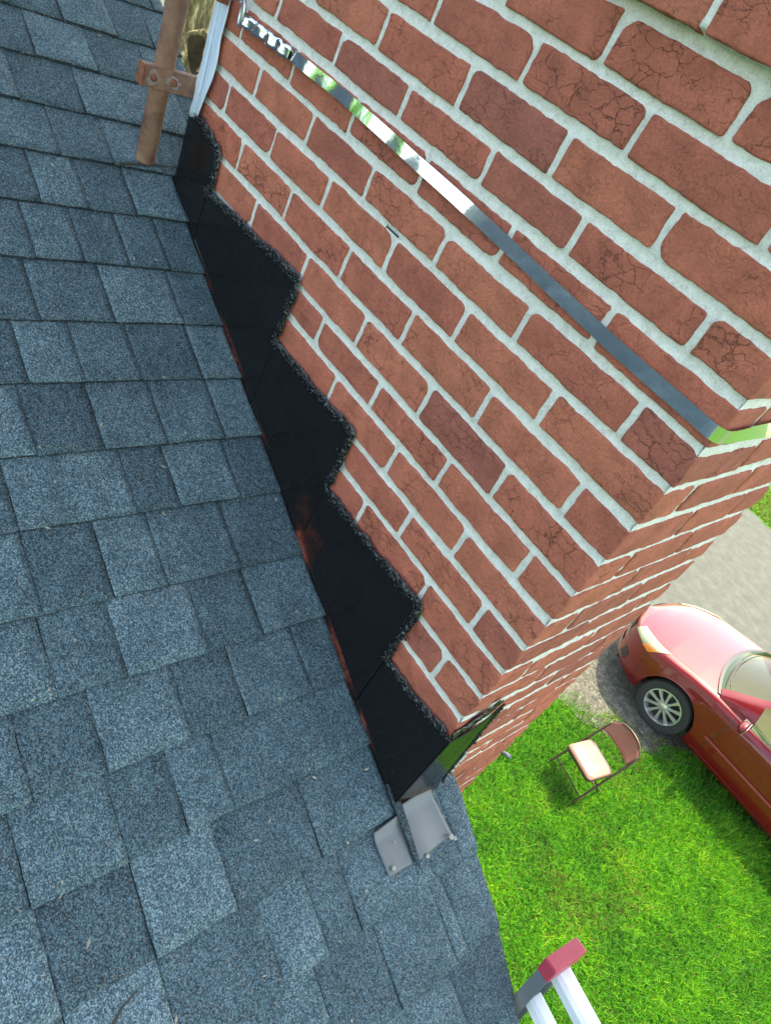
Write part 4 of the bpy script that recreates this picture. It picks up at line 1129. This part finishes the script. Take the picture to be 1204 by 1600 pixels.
def csample(c, t):
    """catmull-rom through c at param t in [0, n-1]"""
    n = len(c); i = int(min(max(math.floor(t), 0), n - 2)); f = t - i
    p0 = c[max(i - 1, 0)]; p1 = c[i]; p2 = c[i + 1]; p3 = c[i + 2] if i + 2 < n else np.array([-c[n - 2][0], c[n - 2][1]])
    return .5 * ((2 * p1) + (-p0 + p2) * f + (2 * p0 - 5 * p1 + 4 * p2 - p3) * f * f + (-p0 + 3 * p1 - 3 * p2 + p3) * f ** 3)
def bodyS(x, t, off=0.0):
    p = csample(section(x), t)
    xx = x
    if off:
        q = csample(section(x), min(t + .05, 8)); r_ = csample(section(x), max(t - .05, 0)); tg = q - r_
        nrm = np.array([tg[1], -tg[0]]); nrm = nrm / (np.linalg.norm(nrm) + 1e-9)
        x2 = csample(section(x + .02), t)[0]; x0_ = csample(section(x - .02), t)[0]; slope = (x2 - x0_) / .04
        n3 = np.array([-slope * abs(nrm[0]), nrm[0], nrm[1]]); n3 /= np.linalg.norm(n3)
        return np.array([x, p[0], p[1]]) + n3 * off
    return np.array([xx, p[0], p[1]])
stx = np.unique(np.concatenate([np.linspace(-3.82, -3.1, 16), np.linspace(-3.1, -2.3, 26), np.linspace(-2.3, -.42, 24), np.linspace(-.42, .42, 40), np.linspace(.42, .9, 22), 1.0 - .1 * np.linspace(1, 0, 10) ** 2]))
NT = 44
vs, fs = [], []
for x in stx:
    row = [bodyS(x, 8 * j / NT) for j in range(NT + 1)]
    full = row + [np.array([p[0], -p[1], p[2]]) for p in row[-2::-1]]
    vs += full
nn = 2 * NT + 1
for i in range(len(stx) - 1):
    for j in range(nn - 1): fs.append((i * nn + j, (i + 1) * nn + j, (i + 1) * nn + j + 1, i * nn + j + 1))
bd = MB(); bd.add(vs, fs); body = bd.build('body', paint, car, smooth=True)
for p in body.data.polygons: p.use_smooth = True
ub = MB(); ub.box((-1.36, 0, .26), (4.3, 1.3, .1)); ub.box((0, 0, .55), (.9, 1.2, .4)); ub.box((-2.72, 0, .55), (.9, 1.2, .4)); ub.build('underbody', cr_dark, car)
# wheels
def wheel(x, side):
    y = side * .87
    ax = (0, side, 0)
    t = MB(); t.lathe([(.225, -.19), (.27, -.205), (.315, -.195), (.33, -.17), (.332, -.03), (.318, -.006), (.27, .0), (.232, -.012), (.225, -.03)], (x, y, .33), ax, 48)
    tyre = t.build('wheel', cr_rub, car, smooth=True)
    r = MB(); r.lathe([(.228, -.028), (.226, -.008), (.214, -.006), (.205, -.03), (.200, -.16)], (x, y, .33), ax, 48)
    for k in range(10):
        a = 2 * math.pi * k / 10 + .1; ca, sa = math.cos(a), math.sin(a)
        er = np.array([ca, 0, sa]); et = np.array([-sa, 0, ca]); ey = np.array([0, side, 0.0]); c = np.array([x, y, .33])
        pts = []
        for (rr, w0, h0) in ((.035, .020, -.022), (.12, .016, -.018), (.21, .027, -.016)):
            pts += [c + er * rr + et * w0 + ey * (h0 - .02), c + er * rr + et * w0 * .6 + ey * h0, c + er * rr - et * w0 * .6 + ey * h0, c + er * rr - et * w0 + ey * (h0 - .02)]
        fq = []
        for i in range(2):
            for j in range(3): fq.append((i * 4 + j, i * 4 + j + 1, i * 4 + 4 + j + 1, i * 4 + 4 + j))
        r.add(pts, fq)
    r.lathe([(.0001, -.010), (.03, -.012), (.048, -.020), (.05, -.05)], (x, y, .33), ax, 24)
    rm = r.build('rim', cr_rim, tyre, smooth=True, fixn=True)
    dk = MB(); dk.lathe([(.0001, -.075), (.20, -.075), (.20, -.085)], (x, y, .33), ax, 32); dk.build('brake_disc', cr_dark, tyre)
for x in (0, -2.72):
    for sd in (1, -1): wheel(x, sd)
# patches lying on the body skin
def patch(name, quad, mat, off=.004, n=(14, 10), parent=car, mirror=False):
    """quad: (x,t) corners in order"""
    q = [np.array(a, float) for a in quad]; sg = -1 if mirror else 1
    def f(u, v):
        a = (q[0] * (1 - u) + q[1] * u) * (1 - v) + (q[3] * (1 - u) + q[2] * u) * v
        p = bodyS(a[0], a[1], off); return (p[0], p[1] * sg, p[2])
    return MB().grid(f, *n).build(name, mat, parent, smooth=True)
for mr in (False, True):
    hl = patch('headlight', [(.86, 4.3), (.80, 5.9), (.36, 5.35), (.56, 3.55)], cr_lens, .006, mirror=mr)
    hl2 = patch('turn_signal', [(.66, 3.72), (.62, 4.25), (.46, 4.35), (.54, 3.60)], cr_amb, .009, parent=hl, mirror=mr)
    patch('door_moulding', [(-.50, 2.05), (-.50, 2.16), (-2.3, 2.16), (-2.3, 2.05)], cr_mold, .012, (30, 2), mirror=mr)
    patch('rocker_moulding', [(-.46, .70), (-.46, .78), (-2.3, .78), (-2.3, .70)], cr_mold, .006, (30, 2), mirror=mr)
    patch('bumper_seam', [(.47, .8), (.56, 3.4), (.553, 3.4), (.463, .8)], cr_dark, .0016, (24, 1), mirror=mr)
    patch('fog_lamp', [(.80, 1.0), (.78, 1.7), (.68, 1.7), (.70, 1.0)], cr_dark, .003, (6, 6), mirror=mr)
    for xx in (-.56, -1.62, -2.35):
        patch('door_seam', [(xx, .3), (xx, 4.9), (xx - .007, 4.9), (xx - .007, .3)], cr_dark, .0016, (30, 1), mirror=mr)
    patch('hood_seam', [(.62, 6.05), (.62, 6.10), (-.18, 5.72), (-.18, 5.66)], cr_dark, .0016, (1, 1), mirror=mr) if False else None
    def hs(u, v):
        x = .80 - u * 1.0; p = bodyS(x, 5.75 - .35 * u + .05 * v, .0018); return (p[0], p[1] * (-1 if mr else 1), p[2])
    MB().grid(hs, 30, 1).build('hood_seam', cr_dark, car, smooth=True)
def grl(u, v):
    y = (u - .5) * .9; z = .50 + .12 * v
    # find x where hull half width equals |y|
    xs_ = np.linspace(.3, 1.0, 200); ws = np.array([hw(a) * .985 for a in xs_]); x = xs_[np.where(ws >= abs(y))[0][-1]]
    return (x + .006, y, z)
MB().grid(grl, 30, 3).build('grille', cr_dark, car, smooth=True)
bl = MB().grid(lambda u, v: (grl(u, 0)[0] + .004, grl(u, 0)[1] * 1.1, .30 + .07 * v), 30, 2).build('lower_intake', cr_dark, car)
# greenhouse
def zr(x): return float(np.interp(x, [-3.25, -3.05, -2.7, -2.3, -1.8, -1.35, -1.0, -.8, -.6, -.4, -.22, -.10], [1.01, 1.12, 1.27, 1.38, 1.44, 1.45, 1.42, 1.355, 1.26, 1.15, 1.05, .975]))
gx = np.concatenate([np.linspace(-3.22, -2.9, 6), np.linspace(-2.8, -1.2, 18), np.linspace(-1.1, -.10, 22)])
def ghS(x, t):
    """t 0..1 from belt outside to roof centre"""
    zb2 = zs(x) - .012; zt2 = max(zr(x), zb2 + .012)
    hh = zt2 - zb2; rw = .60 if hh > .3 else .60 + .17 * (1 - hh / .3)
    c = np.array([(.815, zb2), (.80, zb2 + .02 * min(1, hh / .2)), (.5 * (.80 + rw) + .02, zb2 + hh * .55), (rw, zb2 + hh * .90), (rw * .62, zb2 + hh * .985), (rw * .3, zb2 + hh * 1.0), (0, zb2 + hh * 1.01)])
    p = csample(c, t * 6)
    sweep = .20 * (p[0] / .8) ** 2 * max(0, min(1, (x + 1.3) / .8))
    sweep2 = .12 * (p[0] / .8) ** 2 * max(0, min(1, (-2.6 - x) / .5))
    return np.array([x - sweep + sweep2, p[0], p[1]])
NG = 24
cls = {'cabin': [], 'windshield': [], 'rear_window': [], 'side_window_l': [], 'side_window_r': []}
gv = []
for x in gx:
    row = [ghS(x, j / NG) for j in range(NG + 1)]
    gv += row + [np.array([p[0], -p[1], p[2]]) for p in row[-2::-1]]
ng = 2 * NG + 1
for i in range(len(gx) - 1):
    xm = (gx[i] + gx[i + 1]) / 2
    for j in range(ng - 1):
        t = (j + .5) / NG; side = 'l'
        if t > 1: t = 2 - t; side = 'r'
        f = (i * ng + j, (i + 1) * ng + j, (i + 1) * ng + j + 1, i * ng + j + 1)
        k = 'cabin'
        if -1.0 < xm < -.12 and t > .56: k = 'windshield'
        elif -3.12 < xm < -2.55 and t > .56: k = 'rear_window'
        elif .14 < t < .45 and (-1.55 < xm < -.52 or -2.45 < xm < -1.65): k = 'side_window_' + side
        cls[k].append(f)
for k, ff in cls.items():
    nm = {'cabin': 'cabin', 'side_window_l': 'side_window', 'side_window_r': 'side_window'}.get(k, k)
    used = sorted({i for f in ff for i in f}); mp_ = {a: b for b, a in enumerate(used)}
    mb = MB(); mb.add([gv[i] for i in used], [tuple(mp_[i] for i in f) for f in ff])
    o = mb.build(nm, paint if k == 'cabin' else glass, car, fixn=False)
    for p in o.data.polygons: p.use_smooth = True
# black cowl panel and wipers at the foot of the windscreen
def cowl(u, v):
    y = (u - .5) * 2 * .76; x = -.055 - .215 * (abs(y) / .8) ** 2 - .075 * v; return (x, y, zs(x) + .060 - .05 * (abs(y) / .8) ** 2 + .004)
MB().grid(cowl, 24, 2).build('cowl_panel', cr_dark, car, smooth=True)
for y0, y1 in ((.62, .02), (.0, -.58)):
    pts = []
    for k in range(7):
        y = y0 + (y1 - y0) * k / 6; x = -.16 - .20 * (abs(y) / .8) ** 2; pts.append((x, y, zr(x + .20 * (abs(y) / .8) ** 2 - .03) + .018 - .02 * abs(y)))
    MB().tube(pts, .007, 6).build('wiper', cr_dark, car)
# interior
it = MB(); it.box((-.62, 0, .93), (.55, 1.3, .06)); it.box((-1.35, .38, .80), (.5, .5, .2)); it.box((-1.62, .38, 1.0), (.14, .5, .55)); it.box((-1.35, -.38, .80), (.5, .5, .2)); it.box((-1.62, -.38, 1.0), (.14, .5, .55)); it.box((-2.5, 0, .95), (.2, 1.2, .45)); it.box((-1.6, 0, .62), (2.4, 1.3, .05))
it.build('interior', cr_int, car, bevel=.03, seg=3)
sw = MB(); sw.tube([(-.98 - .10 * math.sin(a), .38 + .18 * math.cos(a), 1.0 + .15 * math.sin(a)) for a in np.linspace(0, 2 * math.pi, 24, endpoint=False)], .014, 8, closed=True); sw.build('steering_wheel', cr_dark, car, smooth=True)
# mirrors
for sd in (1, -1):
    m_ = MB(); pr = []
    def mf(u, v, sd=sd):
        a = 2 * math.pi * u; b2 = math.pi * (v - .5)
        return (-.66 + .055 * math.cos(b2) * math.cos(a) * (1 if math.cos(a) > 0 else .45), sd * (.985 + .105 * math.cos(b2) * math.sin(a)), 1.01 + .068 * math.sin(b2))
    m_.grid(mf, 20, 12); mo = m_.build('side_mirror', paint, car, smooth=True)
    MB().box((-.688, sd * .985, 1.01), (.004, .17, .105)).build('mirror_glass', cr_rim, mo, bevel=.001)
    MB().box((-.65, sd * .86, .985), (.07, .14, .03)).build('mirror_arm', cr_dark, mo, bevel=.006)
for sd in (1, -1):
    for xx in (-1.5, -2.28):
        p = bodyS(xx, 3.1); MB().box((xx, sd * (p[1] + .012), p[2]), (.18, .022, .03)).build('door_handle', paint, car, bevel=.006)

# ------------------------------------------------------------------ tree
bark, ntb, bb = new_mat('tree_bark')
tcb = ntb.nodes.new('ShaderNodeTexCoord'); mpn = ntb.nodes.new('ShaderNodeMapping'); mpn.inputs['Scale'].default_value = (1, 1, .22)
nb = ntb.nodes.new('ShaderNodeTexNoise'); nb.inputs['Scale'].default_value = 22; nb.inputs['Detail'].default_value = 9; nb.inputs['Roughness'].default_value = .7
ntb.links.new(tcb.outputs['Object'], mpn.inputs[0]); ntb.links.new(mpn.outputs[0], nb.inputs['Vector'])
rb = ramp(ntb, [(.34, s2l(48, 42, 28)), (.5, s2l(118, 108, 76)), (.62, s2l(206, 192, 146))]); ntb.links.new(nb.outputs[0], rb.inputs[0]); ntb.links.new(rb.outputs[0], bb.inputs['Base Color'])
bb.inputs['Roughness'].default_value = .9
bpb = ntb.nodes.new('ShaderNodeBump'); bpb.inputs['Strength'].default_value = 1; bpb.inputs['Distance'].default_value = .03; ntb.links.new(nb.outputs[0], bpb.inputs['Height']); ntb.links.new(bpb.outputs[0], bb.inputs['Normal'])
leafm, ntl, bl_ = new_mat('leaves')
bl_.inputs['Base Color'].default_value = (.05, .13, .02, 1); bl_.inputs['Roughness'].default_value = .55
trl = ntl.nodes.new('ShaderNodeBsdfTranslucent'); trl.inputs[0].default_value = (.12, .26, .03, 1)
ml_ = ntl.nodes.new('ShaderNodeMixShader'); ml_.inputs[0].default_value = .35
ntl.links.new(bl_.outputs[0], ml_.inputs[1]); ntl.links.new(trl.outputs[0], ml_.inputs[2]); ntl.links.new(ml_.outputs[0], ntl.nodes['Material Output'].inputs[0])
def tray(u, v):
    d = RX * ((u - 602) / 1112.15) + RY * ((v - 800) / 1112.15) + RZ
    return d / np.linalg.norm(d)
TC = CAM + tray(296, 20) * 6.7
tree = empty('shade_tree', (TC[0], TC[1], G), 0, 'old tree with pale furrowed bark and a hollow knot seen past the roof corner', 'tree')
tO = np.array([TC[0], TC[1], G])
def trunk_pt(z): return np.array([TC[0] + .03 * math.sin(z * 1.1), TC[1] + .02 * math.cos(z), z])
tp = []; tr_ = []
for z in np.linspace(G - .1, 2.2, 26):
    tp.append(trunk_pt(z) - tO); tr_.append(.27 - .018 * (z - G) + .25 * math.exp(-(z - G) / .35))
tm = MB(); tm.tube(tp, tr_, 40); 
to = tm.build('trunk', bark, tree, smooth=True)
for v in to.data.vertices:
    n = mnoise.noise(Vector((v.co.x * 3.2, v.co.y * 3.2, v.co.z * .8))) * .05 + mnoise.noise(Vector((v.co.x * 12, v.co.y * 12, v.co.z * 1.6))) * .022
    r = Vector((v.co.x, v.co.y, 0)); 
    if r.length > 0: v.co += r.normalized() * n
# knot with hollow, facing the roof
kd = tray(306, 84); kc = CAM + kd * 6.43
kf = -kd; ku = np.array([0, 0, 1.0]); ku = ku - kf * (ku @ kf); ku /= np.linalg.norm(ku); kr = np.cross(ku, kf)
kn = MB(); ringp = [kc + kr * .085 * math.cos(a) + ku * .15 * math.sin(a) + kf * .02 * math.sin(2 * a) - tO for a in np.linspace(0, 2 * math.pi, 22, endpoint=False)]
kn.tube(ringp, [.026 + .006 * math.sin(2 * math.pi * i / 22 * 2 + 1) for i in range(22)], 10, closed=True); knot_m = plain('knot_wood', s2l(128, 114, 82)[:3], .9, var=.25, vscale=14)
kno = kn.build('knot_rim', knot_m, to, smooth=True)
kno.data.materials.clear(); kno.data.materials.append(bark)
for v in kno.data.vertices:
    v.co += Vector((mnoise.noise(v.co * 9), mnoise.noise(v.co * 9 + Vector((5, 1, 2))), mnoise.noise(v.co * 7 + Vector((1, 8, 3))))) * .045
hol = MB(); hol.grid(lambda u, v: tuple(kc + kr * .085 * v * math.cos(6.283 * u) + ku * .145 * v * math.sin(6.283 * u) - kf * .03 * (1 - v) - tO), 20, 4); hol.build('knot_hollow', plain('hollow_wood', s2l(66, 54, 38)[:3], .95, var=.5, vscale=18), to)
# limbs
CC = np.array([-1.2, 1.8, 4.0])
cent = []
for k in range(26):
    a = rng.uniform(0, 6.28); rr = rng.uniform(.3, 1) ** .6; cent.append(CC + np.array([3.4 * rr * math.cos(a), 2.1 * rr * math.sin(a), rng.uniform(-1.2, 1.5)]))
lm = MB(); top = trunk_pt(1.6)
for c in cent[:12]:
    mid = (top + c) / 2 + np.array([0, 0, .35]); lm.tube([top - tO, (top * .5 + mid * .5) - tO + [0, 0, .15], mid - tO, c - tO], [.13, .09, .06, .02], 8)
lm.build('limbs', bark, tree, smooth=True)
for ax_ in np.arange(-4.2, 2.0, .75):  # extra unseen leaf clusters added along the sun line to shade the roof
    for ay_ in np.arange(.4, 3.4, .7): cent.append(np.array([ax_ + rng.uniform(-.2, .2), ay_ + rng.uniform(-.2, .2), 3.9 + rng.uniform(-.5, .7)]))
LN = 46000
V, F = [], []
ci = nrng.integers(0, len(cent), LN); P = np.array(cent)[ci] + nrng.normal(0, 1, (LN, 3)) * [.62, .62, .42]
N1 = nrng.normal(0, 1, (LN, 3)); N1 /= np.linalg.norm(N1, axis=1, keepdims=True); N2 = np.cross(N1, nrng.normal(0, 1, (LN, 3))); N2 /= np.linalg.norm(N2, axis=1, keepdims=True)
sz_ = nrng.uniform(.07, .13, LN)[:, None]
V = np.stack([P - N1 * sz_, P + N2 * sz_ * .45, P + N1 * sz_, P - N2 * sz_ * .45], 1).reshape(-1, 3) - tO
i = np.arange(LN) * 4
npmesh('crown', V, np.stack([i, i + 1, i + 2, i + 3], 1), leafm, tree, False)

# leafy shrub seen far beyond, between trunk and chimney
bushm, ntx, bx = new_mat('sunny_leaves'); bx.inputs['Base Color'].default_value = (.14, .38, .02, 1); bx.inputs['Roughness'].default_value = .5
BC = CAM + tray(340, -6) * 9.5
shrub = empty('shrub', (BC[0], BC[1], G), 0, 'sunlit bright green shrub far behind, between tree trunk and chimney', 'shrub')
BN = 2600; bd_ = nrng.normal(0, 1, (BN, 3)); bd_ /= np.linalg.norm(bd_, axis=1, keepdims=True)
BR = nrng.uniform(.4, 1, BN)[:, None] ** .5
Pb = np.array([BC[0], BC[1], BC[2] - .15]) + bd_ * BR * [.45, .45, .45]
N1 = nrng.normal(0, 1, (BN, 3)); N1 /= np.linalg.norm(N1, axis=1, keepdims=True); N2 = np.cross(N1, nrng.normal(0, 1, (BN, 3))); N2 /= np.linalg.norm(N2, axis=1, keepdims=True)
V = np.stack([Pb - N1 * .06, Pb + N2 * .035, Pb + N1 * .06, Pb - N2 * .035], 1).reshape(-1, 3) - np.array([BC[0], BC[1], G]); i = np.arange(BN) * 4
npmesh('foliage', V, np.stack([i, i + 1, i + 2, i + 3], 1), bushm, shrub, False)
MB().tube([(0, 0, 0), (.03, 0, (BC[2] - G) * .5), (0, 0, BC[2] - G)], [.06, .045, .02], 8).build('stem', bark, shrub, smooth=True)

# far tree line behind the house, mirrored in the strap
TL = 9000
fa_ = nrng.uniform(math.radians(196), math.radians(262), TL); fr_ = nrng.uniform(19, 25, TL)
ht_ = 2.6 + 2.2 * np.sin(fa_ * 9) + 1.4 * np.sin(fa_ * 23 + 1)
Pz = G + (ht_ - G) * nrng.uniform(0, 1, TL) ** .8
Pf = np.stack([fr_ * np.cos(fa_), fr_ * np.sin(fa_), Pz], 1)
N1 = nrng.normal(0, 1, (TL, 3)); N1 /= np.linalg.norm(N1, axis=1, keepdims=True); N2 = np.cross(N1, nrng.normal(0, 1, (TL, 3))); N2 /= np.linalg.norm(N2, axis=1, keepdims=True)
sf_ = nrng.uniform(.25, .55, TL)[:, None]
V = np.stack([Pf - N1 * sf_, Pf + N2 * sf_ * .5, Pf + N1 * sf_, Pf - N2 * sf_ * .5], 1).reshape(-1, 3); i = np.arange(TL) * 4
tag(npmesh('far_woods', V, np.stack([i, i + 1, i + 2, i + 3], 1), bushm, None, False), 'sunlit green woods far behind the house, mirrored in the steel strap', 'woods', kind='stuff')

# small stone on the lawn edge and scrap by the chimney
def lump(name, loc, s, mat, label, cat, seed):
    me = bpy.data.meshes.new(name); bm = bmesh.new(); bmesh.ops.create_icosphere(bm, subdivisions=3, radius=1)
    for v in bm.verts:
        n = mnoise.noise(v.co * 1.4 + Vector((seed, 0, 0))); v.co *= 1 + .35 * n; v.co.x *= s[0]; v.co.y *= s[1]; v.co.z *= s[2]
    bm.to_mesh(me); bm.free(); o = link_mesh(name, me, mat, None, True); o.location = loc; tag(o, label, cat); return o
lump('stone', (-.055, 6.49, G + .03), (.055, .04, .03), MAT['gravel'], 'small grey stone on the thin grass near the front wheel', 'stone', 3)
sc_ = lump('scrap', (-.60, 4.47, G + .06), (.055, .022, .02), plain('pale_scrap', s2l(70, 76, 92)[:3], .6, var=.2), 'small pale scrap of debris lying in the grass by the chimney foot', 'debris', 8)
sc_.rotation_euler = (0, .2, .6)
